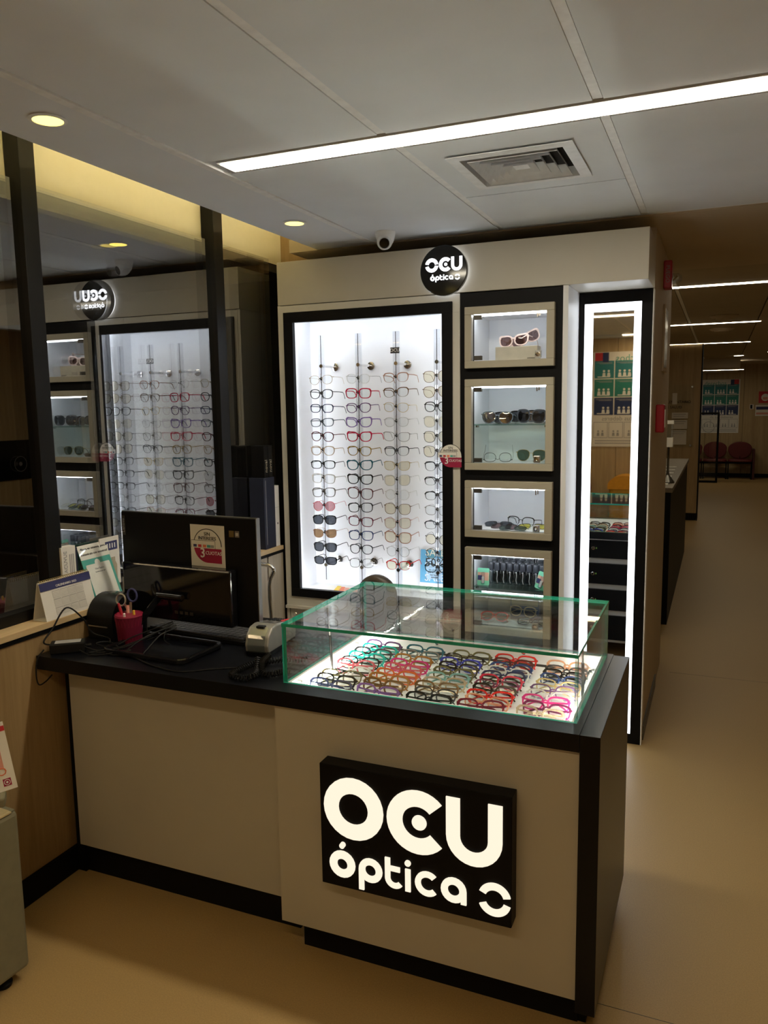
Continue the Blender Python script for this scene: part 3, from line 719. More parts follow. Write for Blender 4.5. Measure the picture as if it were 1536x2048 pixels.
for i,(rx,rod) in enumerate(zip(RODX,RODS)):
    t=thing('display_rod',RN[i]+' clear acrylic rod holding eyeglasses in the lit display','display rod',(rx,RODY,.735),group='eyeglass rods')
    box(rx-.015,rx+.015,RODY-.006,RODY+.006,.735,1.947).build('acrylic_bar','acrylic',t)
    box(rx-.0015,rx+.0015,RODY-.0075,RODY-.0062,.735,1.947).build('spine','print_black',t)
    for z in (1.800,.812):
        b=MB().tube([(rx,RODY+.006,z),(rx,YB-.012,z)],.006,10).lathe([(.012,-.012),(.020,-.010),(.020,-.002),(.0,-.002)],(rx,YB-.002,z),20,'y').lathe([(.009,0),(.009,-.022)],(rx,RODY+.012,z),14,'y').build('bracket','chrome',t,smooth=True)
    for z in ROWZ:
        MB().tube([(rx,RODY-.006,z+.006),(rx,RODY-.026,z+.006)],.003,6).box(rx-.004,rx+.004,RODY-.012,RODY-.0076,z-.002,z+.014).build('peg','print_black',t)
        MB().tube([(rx-.005,RODY-.010,z+.014),(rx-.005,RODY-.010,z+.030),(rx+.003,RODY-.010,z+.030),(rx+.003,RODY-.010,z+.014)],.0008,4).build('wire_loop','chrome',t)
    for k,(c,s_,rim,ln) in enumerate(rod):
        sun = ln in ('lens_pink','lens_grey','lens_brown')
        lab=f"{c} {WORD[s_]} {'sunglasses' if sun else 'eyeglasses'}, {ORD[k+1]} from the top on the {RN[i]} rod"
        glasses(lab,(rx+.004,RODY-.022,ROWZ[k]),(R(random.uniform(-2,2)),R(random.uniform(-2,3)),R(random.uniform(-4,4))),s_,rim,K[c],ln or 'lens_clear',
            tcol={(1,0):K['black'],(0,12):K['black']}.get((i,k)),cat='sunglasses' if sun else 'glasses',group='eyewear on the display rods',name='sunglasses' if sun else 'eyeglasses',metal=1 if rim=='thin' and c in('gold','silver','copper','rose','champagne') else 0)
# plate on third rod
t=thing('brand_plate','small dark OCU plate clipped to the third eyeglass rod','plate',(-1.412,RODY-.012,1.86))
box(-1.434,-1.390,RODY-.014,RODY-.0085,1.846,1.873).build('plate','graphite_plate' if 'graphite_plate' in MATS else mat('graphite_plate',(.05,.05,.055),.5),t)
text('OCU',.022,'print_white',TR(-1.412,RODY-.0146,1.8595),t)
# sale poster in the display
t=thing('sale_poster','blue SALE 50% poster leaning in the lower right of the lit display','poster',(-1.272,3.60,.676))
T=TR(-1.272,3.606,.678,0,R(-6))
q=MB(); q.T=T; q.box(-.077,.077,0,.003,0,.215); q.build('sheet','print_sky',t)
q=MB(); q.T=T; q.box(-.077,.077,-.0006,0,0,.05); q.build('lower_band','white_paper',t)
for z in (.20,.135,.075): text('SALE',.050,'print_white',T@Matrix.Translation((.0,-.0012,z)),t)
q=MB(); q.T=T; q.box(-.045,.040,-.0018,-.0012,.07,.175); q.build('centre_panel',mat('pale_blue',(.42,.62,.80),.6),t)
text('50%',.060,'print_black',T@Matrix.Translation((-.002,-.0026,.150)),t)
for k in range(4): text(['en cristal de','por la compra','tus lentes','ópticos'][k],.012,'print_black',T@Matrix.Translation((.0,-.0026,.115-k*.012)),t)
t=thing('leaflet','white leaflet with yellow and red rays lying on the display floor','leaflet',(-1.75,3.50,.676))
MB().prismz([(-1.855,3.47),(-1.64,3.47),(-1.72,3.60),(-1.84,3.60)],.6762,.6772).build('sheet','white_paper',t)
for k in range(6):
    a=-1.80+k*.028; MB().prismz([(a,3.595-k*.012),(a+.022,3.595-k*.012),(a+.055,3.49),(a+.028,3.485)],.6773+k*.0001,.6778+k*.0001).build('ray',['print_yellow','print_orange','print_pink'][k%3],t)

# ================================================================== NICHE CONTENTS
za=NZ[0][0]+.030
t=thing('glasses_case','cream eyewear case box standing in the topmost niche','box',(-.84,3.56,za))
box(-.938,-.748,3.50,3.57,za,za+.064).build('case_body','kraft_card',t,bevel=.003)
text('EYEWEAR',.008,'print_black',TR(-.775,3.4992,za+.010),t)
glasses('pale pink cat-eye sunglasses on the cream case in the top niche',(-.862,3.528,za+.064+.0265),(R(-6),R(-4),R(-8)),'cat','bold',(.85,.66,.60),'lens_plum',cat='sunglasses',name='sunglasses')
glasses('pale pink sunglasses standing tilted behind the front pair in the top niche',(-.815,3.556,za+.064+.034),(R(-4),R(-22),R(24)),'cat','bold',(.85,.66,.60),'lens_plum',cat='sunglasses',name='sunglasses')
zs=1.5155
glasses('silver mirrored sports sunglasses at the left of the upper glass shelf',(-.925,3.492,zs+.027),(R(-5),R(2),R(8)),'aviator','mid',K['slate'],'lens_silver',cat='sunglasses',name='sunglasses')
glasses('black wide sunglasses with grey rims at the right of the glass shelf',(-.772,3.490,zs+.032),(R(-5),R(1),R(-14)),'butterfly','bold',K['graphite'],'lens_grey',cat='sunglasses',name='sunglasses')
glasses('black sunglasses folded behind the mirrored pair on the glass shelf',(-.915,3.64,zs+.028),(R(-28),R(-3),R(12)),'butterfly','thick',K['black'],'lens_grey',fold=True,cat='sunglasses',name='sunglasses')
glasses('black sunglasses folded behind the grey rimmed pair on the glass shelf',(-.765,3.64,zs+.029),(R(-22),R(3),R(-6)),'butterfly','thick',K['black'],'lens_brown',fold=True,cat='sunglasses',name='sunglasses')
zb=NZ[1][0]+.030
glasses('green lens aviator sunglasses standing in the second niche',(-.778,3.53,zb+.0305),(R(-4),0,R(-6)),'aviator','thin',K['gold'],'lens_green',cat='sunglasses',name='sunglasses',metal=1)
glasses('thin silver eyeglasses lying upturned at the left of the second niche',(-.925,3.50,zb+.022),(R(-14),R(180),R(12)),'half','thin',K['graphite'],cat='glasses')
zc=NZ[2][0]+.030
glasses('black half-rim eyeglasses standing in the third niche',(-.828,3.55,zc+.029),(R(-8),R(2),R(-5)),'half','brow',K['black'],cat='glasses')
def clipon(lab,x,y,z,rz,lens,tilt=68):
    t=thing('clip_on_lens',lab,'clip-on lenses',(x,y,z),(R(-tilt),0,R(rz)),group='loose clip-on lenses')
    me,ln,tm,h_=gl_mesh('square','thin',True)
    o=bpy.data.objects.new('frame',me); COL.objects.link(o); o.parent=t; om(o,gcol(K['graphite']))
    for d in ln: o=bpy.data.objects.new('lens',d); COL.objects.link(o); o.parent=t; om(o,lens)
clipon('grey clip-on lens pair lying at the left of the third niche',-.935,3.56,zc+.014,6,'lens_grey')
clipon('purple tinted clip-on lens pair beside the left grey pair',-.895,3.50,zc+.014,-10,'lens_plum')
clipon('yellow clip-on lens pair at the right of the third niche',-.770,3.53,zc+.014,8,'lens_yellow')
clipon('pale grey clip-on lens pair at the front of the third niche',-.845,3.468,zc+.013,-4,'lens_green',74)
# spray bottles
zd=.7692
def bottle(x,y,lab):
    t=thing('spray_bottle',lab,'bottle',(x,y,zd),group='spray bottles in the lowest niche')
    return t
bm_=MB().lathe([(.0125,0),(.0135,.003),(.0135,.052),(.011,.060),(.008,.063),(.008,.066)],(0,0,0),12); bme=bm_.mesh('body',['bottle_clear']); sm(bme)
cm_=MB().lathe([(.0135,.064),(.0135,.098),(.012,.100)],(0,0,0),12); cme=cm_.mesh('cap',['bottle_cap']); sm(cme)
tm_=MB().tube([(0,0,.06),(.001,0,.04),(-.002,0,.02),(.003,0,.004)],.0016,5); tme=tm_.mesh('dip_tube',['print_white'])
im_=MB().lathe([(.010,.004),(.010,.040)],(0,0,0),10); ime=im_.mesh('label_print',['print_black'])
for r_ in range(4):
    for k in range(9):
        x=-.965+k*.0305+(.008 if r_%2 else 0); y=3.535+r_*.036
        t=bottle(x,y,f"black capped spray bottle, {ORD[k+1]} from left in {['front','second','third','back'][r_]} row of bottles")
        for n,d in (('body',bme),('cap',cme),('dip_tube',tme))+((('print',ime),) if r_ else ()):
            o=bpy.data.objects.new(n,d); COL.objects.link(o); o.parent=t
def blister(x,y,z,rz,ry,lab):
    t=thing('blister_pack',lab,'package',(x,y,z),(R(-8),R(ry),R(rz)))
    MB().prism(rrect(.056,.080,.006,4,0,.040),0,.002).build('card','print_mint',t,local=True)
    MB().box(-.026,.026,-.0006,0,.022,.060).build('photo','print_skin',t,local=True)
    MB().box(-.026,-.006,-.0012,-.0006,.024,.046).build('photo_shirt','print_navy',t,local=True)
    MB().prism(rrect(.016,.056,.004,3,0,.034),-.012,0).build('blister','bottle_clear',t,local=True)
    MB().prism(rrect(.011,.030,.003,3,0,.026),-.009,-.002).build('vial','white_paper',t,local=True)
blister(-.985,3.475,zd,4,0,'green card blister pack at the left of the bottles'); blister(-.722,3.478,zd,-16,14,'tilted green card blister pack at the right of the bottles')
# below that shelf: white glasses on blue box, red and navy pairs
ze=NZ[3][0]+.030
t=thing('blue_box','blue eyewear box lying in the bottom of the lowest niche','box',(-.81,3.60,ze))
box(-.88,-.745,3.58,3.64,ze,ze+.105).build('carton',mat('carton_blue',(.03,.10,.30),.4),t,bevel=.002)
box(-.875,-.75,3.579,3.5798,ze+.07,ze+.10).build('printed_band','print_grey',t)
glasses('ivory eyeglasses leaning on the blue box in the lowest niche',(-.815,3.552,ze+.050),(R(-12),0,R(-6)),'panto','thick',K['ivory'],fold=True,cat='glasses')
glasses('red folded eyeglasses in the lowest niche',(-.935,3.49,ze+.032),(R(-45),0,R(4)),'panto','thick',K['red'],fold=True,cat='glasses')
glasses('navy folded eyeglasses in the lowest niche',(-.76,3.48,ze+.026),(R(-45),0,R(-6)),'rect','thick',K['navy'],fold=True,cat='glasses')

# eyeglasses lying in the case
CASEX=[-1.030,-.878,-.722,-.566,-.405]
CASE=[
 [('navy','narrow','mid'),('black','narrow','mid'),('olive','narrow','thin'),('clear','narrow','mid'),('pink','panto','mid'),('black','narrow','thin'),('turquoise','narrow','thick'),('graphite','narrow','mid'),('turquoise','rect','thick'),('purple','narrow','mid')],
 [('violet','narrow','mid'),('tortoise','narrow','mid'),('amber','narrow','mid'),('orange','narrowcat','thick'),('pink','narrow','mid'),('magenta','narrow','thick'),('amber','rect','mid'),('grey','narrow','thin'),('teal','narrow','mid')],
 [('black','narrow','mid'),('graphite','narrow','thin'),('tortoise','narrow','mid'),('champagne','narrow','mid'),('aqua','narrow','mid'),('olive','narrow','mid'),('black','rect','mid'),('cobalt','narrow','thick'),('black','narrow','thin'),('olive','narrow','mid')],
 [('burgundy','narrow','mid'),('peach','narrow','thin'),('red','narrowcat','thick'),('black','narrow','mid'),('plum','narrow','thin'),('crimson','narrow','mid'),('navy','rect','mid'),('clear','narrow','thin'),('blue','narrow','mid'),('maroon','narrow','mid'),('red','narrow','mid')],
 [('champagne','narrow','mid'),('plum','narrow','mid'),('magenta','narrow','mid'),('clear','narrow','thin'),('purple','narrow','thin'),('gold','narrow','thin'),('blue','narrow','thin'),('black','rect','mid'),('graphite','narrow','thin'),('peach','narrow','mid')]]
CN=['leftmost','second','middle','fourth','rightmost']
zt=TZ+.0005
for i,(x,colm) in enumerate(zip(CASEX,CASE)):
    n_=len(colm)
    for k,(c,s_,rim) in enumerate(colm):
        y=1.984+k*(.452/n_)+random.uniform(-.003,.003)
        tilt=33+random.uniform(-5,5)
        h_=STY[s_][1]/2+.004
        glasses(f"{c} folded eyeglasses, {ORD[k+1]} from the front in the {CN[i]} column of the glass case",
            (x+random.uniform(-.006,.006),y,zt+h_*math.cos(R(tilt))+.0035),(R(-tilt),R(random.uniform(-2,2)),R(random.uniform(-7,7))),s_,{'thin':'mid','mid':'thick','thick':'thick'}[rim],K[c],
            tcol=(K['black'] if random.random()<.25 else None),fold=True,group='folded eyeglasses in the glass case')

# ================================================================== THINGS ON THE COUNTER
ZT=.8112
t=thing('computer_monitor','black all-in-one computer seen from behind on the counter','computer',(-1.68,2.205,ZT))
T=TR(-1.678,2.205,ZT,R(-3))
def mb(): q=MB(); q.T=T; return q
mb().box(-.292,.292,-.010,.010,.058,.430).build('panel','black_plastic',t,bevel=.003)
mb().box(-.280,.280,.0102,.0106,.075,.418).build('screen','black_gloss',t)
mb().box(-.294,.294,-.004,.006,.4302,.432).box(.2922,.295,-.010,.010,.058,.431).build('edge_trim','steel',t)
mb().box(-.262,.212,-.050,-.0102,.062,.256).build('rear_housing','black_gloss',t,bevel=.006)
mb().box(-.262,-.256,-.052,-.0502,.10,.20).build('side_vent','print_grey',t)
mb().tube([(-.088,-.066,.152),(.018,-.066,.152)],.0125,14).build('hinge','black_gloss',t,smooth=True)
mb().tube([(.0182,-.066,.152),(.021,-.066,.152)],.010,14).build('hinge_cap','chrome',t)
mb().tube([(-.14,-.175,.012),(-.078,-.070,.150)],0,flat=(.004,.022)).build('stand_arm','black_gloss',t)
q=mb(); rr_=rrect(.330,.205,.028,4,.018,-.170); q.tube([(x,y,.010) for x,y in rr_],0,closed=True,flat=(.016,.016)); q.build('stand_base','black_gloss',t,bevel=.004)
for k in range(4): mb().box(-.03+k*.022,-.016+k*.022,-.0512,-.0502,.090,.100).build('port','dark_metal',t)
cuotas(T@Matrix.Translation((.093,-.0110,.328)),t,.116,True)
mb().box(.184,.204,-.0108,-.0102,.364,.386).build('maker_label','brass',t); mb().box(.208,.226,-.0108,-.0102,.364,.386).build('system_label','steel',t)
for dx in (0,1):
    for dz in (0,1): mb().box(.2125+dx*.005,.2165+dx*.005,-.0114,-.0108,.370+dz*.005,.374+dz*.005).build('window_mark','print_white',t)
mb().box(-.290,-.274,-.0112,-.0104,.345,.415).build('name_plate','dark_metal',t)
text('Lenovo',.017,'print_grey',T@Matrix.Translation((-.282,-.0116,.380))@Matrix.Rotation(R(-90),4,'Y'),t)

t=thing('keyboard','black computer keyboard lying behind the monitor','keyboard',(-1.65,2.25,ZT))
T=TR(-1.645,2.245,ZT,R(-4))
mb().box(-.215,.215,-.070,.070,.0,.016).build('case','black_plastic',t,bevel=.003)
q=mb()
for r_ in range(6):
    n_=18; x=-.207
    for k in range(n_):
        w_=.020
        if r_==0 and 4<=k<=9:
            if k>4: x+=.023; continue
            w_=.020+.023*5
        q.box(x,x+w_,-.062+r_*.021,-.062+r_*.021+.018,.0165,.021)
        x+=.023
o=q.build('keys',mat('key_black',(.05,.05,.053),.45),t); o['kind']='stuff'

t=thing('card_terminal','silver card payment terminal with paper roll window','card terminal',(-1.33,2.17,ZT))
T=TR(-1.345,2.19,ZT,R(4))
def xprism(prof,x0,x1):
    q=MB(); q.T=T@Matrix.Rotation(R(90),4,'Z'); q.prism([(y,z) for y,z in prof],-x1,-x0); return q
xprism([(-.105,.012),(.095,.012),(.100,.035),(.098,.060),(.088,.072),(-.040,.092),(-.075,.088),(-.100,.066),(-.110,.035)],-.042,.042).build('body','silver_plastic',t,bevel=.005)
xprism([(-.100,.0),(.090,.0),(.092,.0118),(-.104,.0118)],-.040,.040).build('base','black_plastic',t)
xprism([(-.0765,.0888),(-.1015,.0668),(-.1115,.036),(-.108,.014),(-.1130,.014),(-.1145,.038),(-.1035,.069),(-.0775,.0915)],-.030,.030).build('roll_window','bottle_clear',t)
mb().tube([(-.028,-.078,.052),(.028,-.078,.052)],.016,14).build('paper_roll','white_paper',t)
xprism([(-.034,.0918),(.018,.0838),(.018,.0846),(-.034,.0926)],-.031,.031).build('display','screen_grey',t)
mb().box(-.012,.016,-.085,-.066,.087,.0935).build('latch','black_plastic',t,bevel=.002)
for r_ in range(3):
    for k in range(4): mb().box(-.030+k*.016,-.018+k*.016,.030+r_*.019,.042+r_*.019,.0775-r_*.003,.0830-r_*.003).build('key','black_rubber' if k<3 else 'print_red',t)
# coiled cord
def coil(path, r_, turns, wr, name, lab):
    P=bez(path,10); L_=[0]
    for a,b in zip(P,P[1:]): L_.append(L_[-1]+(b-a).length)
    pts=[]; n_=turns*7
    for k in range(n_+1):
        d=L_[-1]*k/n_; i=max(j for j in range(len(L_)) if L_[j]<=d+1e-9); i=min(i,len(P)-2)
        f=(d-L_[i])/max(1e-9,L_[i+1]-L_[i]); p=P[i].lerp(P[i+1],f); tg=(P[i+1]-P[i]).normalized()
        sd=tg.cross(Vector((0,0,1))).normalized(); up=sd.cross(tg); a=2*PI*k/7
        pts.append(p+sd*math.cos(a)*r_+up*math.sin(a)*r_)
    return tag(MB().tube(pts,wr,4).build(name,'black_rubber'),lab,'cord')
Z2=ZT+.0115
coil([(-1.155,2.08,Z2),(-1.235,2.05,Z2),(-1.290,1.985,Z2),(-1.302,1.915,Z2),(-1.292,1.874,Z2),(-1.245,1.870,Z2),(-1.228,1.895,Z2),(-1.25,1.945,Z2),(-1.275,1.99,Z2+.02)],.0085,52,.0026,'coiled_cord','black coiled handset cord looped in front of the card terminal')
coil([(-1.26,2.03,Z2+.018),(-1.245,1.965,Z2+.014),(-1.215,1.925,Z2),(-1.185,1.93,Z2),(-1.160,1.975,Z2)],.0085,26,.0026,'coiled_cord','second loop of coiled black cord against the glass showcase')
# cables
def cable(path,lab,r_=.0022,n=8,grp='loose black cables'):
    return tag(MB().tube(bez(path,n),r_,6).build('cable','black_rubber',smooth=True),lab,'cable',grp)
z=ZT+.0028
cable([(-1.70,2.12,.875),(-1.735,2.06,.850),(-1.80,2.0,.822),(-1.84,1.96,z),(-1.80,1.925,z),(-1.72,1.935,z),(-1.60,1.888,z),(-1.48,1.868,z),(-1.40,1.92,z),(-1.33,1.965,z)],'thin cable running along the worktop front to the coiled cord')
cable([(-1.69,2.12,.878),(-1.74,2.05,.845),(-1.79,1.985,.822),(-1.86,1.945,z),(-1.875,1.915,z),(-1.83,1.925,z+.004),(-1.76,1.985,z)],'cable looping from the monitor ports at the worktop front',.0023)
cable([(-1.68,2.12,.872),(-1.72,2.03,.858),(-1.74,1.965,.835),(-1.75,1.945,z),(-1.69,1.935,z+.003),(-1.68,1.965,.83),(-1.675,2.03,.862),(-1.662,2.10,.87)],'bundled cable hanging in a loop below the monitor ports',.0024)
cable([(-1.905,1.925,.83),(-1.86,1.95,z),(-1.83,2.0,z+.008),(-1.80,2.04,.84),(-1.75,2.09,.86),(-1.70,2.13,.88)],'cable from the power adapter up to the monitor')
cable([(-1.90,1.90,.825),(-1.85,1.90,z),(-1.79,1.93,z+.005),(-1.84,1.965,z+.006),(-1.90,1.975,z+.012),(-1.87,2.01,z+.01),(-1.80,1.975,z+.008)],'tangled black cable beside the power adapter')
cable([(-2.005,1.90,.83),(-2.012,1.862,.85),(-2.010,1.90,.885),(-2.000,1.955,.945),(-1.975,2.0,.90),(-1.955,2.02,.845),(-1.90,2.035,.828),(-1.86,2.0,.825)],'cable arching up over the power adapter beside the calendar',.0028)
cable([(-2.012,1.86,.826),(-2.014,1.832,.80),(-2.012,1.822,.75),(-2.0,1.820,.722),(-1.975,1.825,.735),(-1.955,1.833,.757)],'short cable hanging over the left end of the worktop')
cable([(-1.79,2.10,z),(-1.74,2.125,z+.02),(-1.71,2.10,.858),(-1.68,2.055,.84),(-1.64,2.03,.835)],'thin grey cable curling under the monitor hinge',.0014)
t=thing('power_adapter','black power adapter brick at the left end of the worktop','adapter',(-1.955,1.915,ZT))
T=TR(-1.958,1.912,ZT,R(38)); mb().box(-.055,.055,-.027,.027,0,.034).build('brick','black_rubber',t,bevel=.004)
mb().box(-.040,.040,-.018,.018,.0342,.0346).build('rating_label','print_grey',t); mb().tube([(.055,0,.016),(.072,0,.016)],.006,8).build('strain_relief','black_rubber',t)
# pen cup and contents
cxp,cyp=-1.838,2.072
t=thing('pen_cup','magenta mesh pen cup beside the monitor','pen holder',(cxp,cyp,ZT))
MB().lathe([(.0,.002),(.036,.002),(.0375,.004),(.0445,.094),(.0462,.097),(.0475,.094),(.0395,.001),(.0,0)],(cxp,cyp,ZT),24).build('cup','mesh_pink',t,smooth=True)
MB().lathe([(.0465,.090),(.0485,.094),(.0465,.099),(.044,.096)],(cxp,cyp,ZT),24).build('rim','crimson',t,smooth=True)
q=MB()
for k in range(24):
    a=2*PI*k/24
    q.tube([(cxp+.0398*math.cos(a),cyp+.0398*math.sin(a),ZT+.004),(cxp+.0478*math.cos(a+.5),cyp+.0478*math.sin(a+.5),ZT+.090)],.0006,4).tube([(cxp+.0398*math.cos(a),cyp+.0398*math.sin(a),ZT+.004),(cxp+.0478*math.cos(a-.5),cyp+.0478*math.sin(a-.5),ZT+.090)],.0006,4)
q.build('mesh_wires','crimson',t)['kind']='stuff'
def pen(dx,dy,tx,ty,h_,col,lab,r_=.0045):
    t=thing('pen',lab,'pen',(cxp+dx,cyp+dy,ZT+.004),group='pens in the cup')
    a=Vector((cxp+dx,cyp+dy,ZT+.006)); b=Vector((cxp+tx,cyp+ty,ZT+h_))
    MB().tube([a,a.lerp(b,.8)],r_,8).build('barrel',col,t); MB().tube([a.lerp(b,.8),b],[r_*1.1,r_*.8],8).build('cap',col,t)
pen(.010,-.012,-.034,-.010,.135,'red_plastic','red pen leaning left in the magenta cup',.005)
pen(-.004,.008,-.020,.020,.122,'print_pink','salmon marker in the magenta cup',.007)
pen(.012,.010,.020,.002,.112,'print_yellow','yellow pen in the magenta cup'); pen(.0,-.015,.010,-.034,.108,'print_white','white pen leaning on the cup rim')
t=thing('scissors','scissors with dark blue handles standing in the magenta cup','scissors',(cxp-.01,cyp+.015,ZT+.01))
T=TR(cxp-.020,cyp+.018,ZT+.135,R(20),R(-8),R(-12))
q=mb(); q.tube([(-.020+.016*math.cos(2*PI*k/16),0,.010+.020*math.sin(2*PI*k/16)) for k in range(16)],.0035,6,closed=True); q.build('handle_loop','steel',t)
q=mb(); q.tube([(.022+.016*math.cos(2*PI*k/16),0,.018+.022*math.sin(2*PI*k/16)) for k in range(16)],.0035,6,closed=True); q.build('handle_loop','print_navy',t)
mb().tube([(-.010,0,-.008),(.004,0,-.05),(.006,0,-.118)],0,flat=(.002,.008)).tube([(.012,0,-.004),(.002,.002,-.05),(-.002,.002,-.115)],0,flat=(.002,.008)).build('blades','steel',t)
# label printer
t=thing('label_printer','black rounded label printer between calendar and pen cup','printer',(-1.957,2.14,ZT))
T=TR(-1.957,2.140,ZT,R(-2))
prof=[(-.075,.0),(.09,.0),(.095,.06),(.08,.110)]+[(.005-.085*math.sin(R(a)),.062+.083*math.cos(R(a))) for a in range(-20,100,12)]
xprism(prof,-.058,.058).build('body','black_plastic',t,smooth=True)
xprism([(-.0915,.046),(-.0885,.046),(-.0885,.0495),(-.0915,.0495)],-.045,.045).build('slot','steel',t)
xprism([(.015+.0865*-math.sin(R(a)),.0635+.0835*math.cos(R(a))) for a in range(-20,50,10)]+[(.015+.084*-math.sin(R(a)),.0635+.081*math.cos(R(a))) for a in range(40,-30,-10)],-.035,.035).build('lid','black_gloss',t)
# desk calendar
t=thing('desk_calendar','white tent calendar with navy band and spiral on the ledge','calendar',(-2.07,2.02,.908))
def sheet(xb,xt,y0,y1,z0,z1,th,name,m_):
    q=MB(); d=th if xb<xt else -th
    A=[(xb,y0,z0),(xb,y1,z0),(xt,y1,z1),(xt,y0,z1)]; B=[(x+ (th if xb>xt else -th),y,z) for x,y,z in A]
    i=[q.av(p) for p in A]; j=[q.av(p) for p in B]; q.face(i); q.face(j[::-1])
    for k in range(4): q.face((i[k],j[k],j[(k+1)%4],i[(k+1)%4]))
    return q.build(name,m_,t)
sheet(-2.028,-2.056,1.895,2.122,.9085,1.036,.0015,'front_sheet','white_paper'); sheet(-2.086,-2.059,1.895,2.122,.9085,1.036,.0015,'back_sheet','white_paper')
box(-2.086,-2.028,1.895,2.122,.9082,.9092).build('base_sheet','white_paper',t)
tl=math.atan2(.028,.1275); LEN=.1305
T=TR(-2.0255,1.895,.9085,R(90),-tl)
q=mb(); q.box(0.0,.227,-.0012,-.0004,LEN-.030,LEN-.002); q.build('title_band','print_navy',t)
text('CALENDARIO 2023',.011,'print_white',T@Matrix.Translation((.1135,-.0020,LEN-.022)),t)
for r_ in range(3):
    for k in range(4):
        x0=.048+k*.035; z0=.012+r_*.029
        q=mb(); W,Hh=.031,.026
        q.box(x0,x0+W,-.0010,-.0004,z0+Hh-.0045,z0+Hh)
        for j in range(4): q.box(x0+.002,x0+W-.002,-.0010,-.0004,z0+.002+j*.0048,z0+.0034+j*.0048)
        q.box(x0-.0006,x0,-.0010,-.0004,z0,z0+Hh).box(x0+W,x0+W+.0006,-.0010,-.0004,z0,z0+Hh).box(x0,x0+W,-.0010,-.0004,z0-.0006,z0)
        q.build('month_block',mat('print_faint',(.60,.58,.55),.6),t)
q=MB()
for k in range(26):
    y=1.901+k*.0086
    q.tube([(-2.0575+.0065*math.cos(2*PI*j/8),y,1.035+.0065*math.sin(2*PI*j/8)) for j in range(8)],.0013,4,closed=True)
q.build('spiral_binding','brass',t)
# message card, lens box, leaflet holder on the ledge
t=thing('message_card','teal and white card with clinic message in clear sleeve','card',(-2.05,2.19,.909))
T=TR(-2.030,2.197,.909,R(90),R(-20)); 
mb().box(-.072,.072,0,.003,0,.222).build('card','print_teal',t); mb().box(-.072,.072,-.0006,-.0001,.168,.222).build('heading_field','white_paper',t)
mb().prism(rrect(.118,.125,.004,3,.0,.085),-.0012,-.0007).build('white_panel','white_paper',t)
mb().disc(0,.150,.013,-.0012,-.0007,16).build('tab','white_paper',t)
text('Ahora no estamos, pero',.0125,'print_black',T@Matrix.Translation((0,-.0012,.207)),t); text('comunícate con nosotros!',.0125,'print_black',T@Matrix.Translation((0,-.0012,.187)),t)
text('Ocu Óptica',.009,'print_grey',T@Matrix.Translation((0,-.0018,.128)),t); text('Escríbenos por aquí',.006,'print_grey',T@Matrix.Translation((0,-.0018,.116)),t)
mb().box(-.076,.076,-.0035,-.0030,-.0,.226).build('sleeve','pane_door',t)
t=thing('lens_box','cream contact lens cartons standing on the ledge by the mullion','box',(-2.10,2.075,.908))
box(-2.122,-2.092,2.040,2.105,.9082,1.128).build('carton','white_paper',t); box(-2.122,-2.096,2.1055,2.118,.9082,1.118).build('dark_carton','navy_box',t)
text('ACUVUE',.020,'print_grey',TR(-2.0916,2.058,1.075,R(90))@Matrix.Rotation(R(-90),4,'Y'),t)
for k in range(3): box(-2.0920,-2.0916,2.076+k*.008,2.080+k*.008,1.0,1.10).build('print_line','print_grey',t)
t=thing('leaflet_holder','white leaflet with blue header and bottle picture behind the monitor','leaflet',(-2.09,2.30,.908))
box(-2.105,-2.100,2.235,2.335,.9082,1.128).build('sheet','white_paper',t); box(-2.100,-2.0994,2.262,2.325,1.078,1.112).build('header_block','print_navy',t)
for k in range(4): box(-2.0994,-2.0990,2.270+k*.013,2.275+k*.013,1.086,1.104).build('header_mark','print_white',t)
q=MB(); q.T=TR(-2.0998,2.30,.96,R(90)); q.prism([(-.018,0),(.018,0),(.018,.06),(.010,.075),(.010,.09),(-.010,.09),(-.010,.075),(-.018,.06)],-.0008,0); q.build('bottle_print','kraft_card',t)
# cartons beside the cabinet
t=thing('navy_carton','tall navy carton standing on the ledge beside the cabinet','box',(-2.075,3.34,.908))
box(-2.118,-2.034,3.285,3.385,.9082,1.262).build('carton','navy_box',t,bevel=.002); box(-2.034,-2.0335,3.30,3.303,.93,1.25).build('seam','print_grey',t)
t=thing('white_carton','white carton behind the tall navy carton','box',(-2.07,3.41,.908))
box(-2.118,-2.036,3.388,3.428,.9082,1.215).build('carton','white_paper',t,bevel=.001); box(-2.0359,-2.0354,3.388,3.428,1.105,1.106).build('lid_line','print_grey',t); box(-2.0359,-2.0352,3.405,3.412,1.02,1.028).build('latch_mark','print_black',t)
for k,y in enumerate((3.305,3.345)):
    t=thing('lens_carton',('nearer' if k==0 else 'farther')+' slim black noval carton on top of the navy carton','box',(-2.07,y+.018,1.2625))
    box(-2.112,-2.040,y,y+.036,1.2625,1.418).build('carton','black_plastic',t,bevel=.001)
    text('noval',.030,'kraft_card',TR(-2.0394,y+.018,1.318,R(90))@Matrix.Rotation(R(-90),4,'Y'),t)

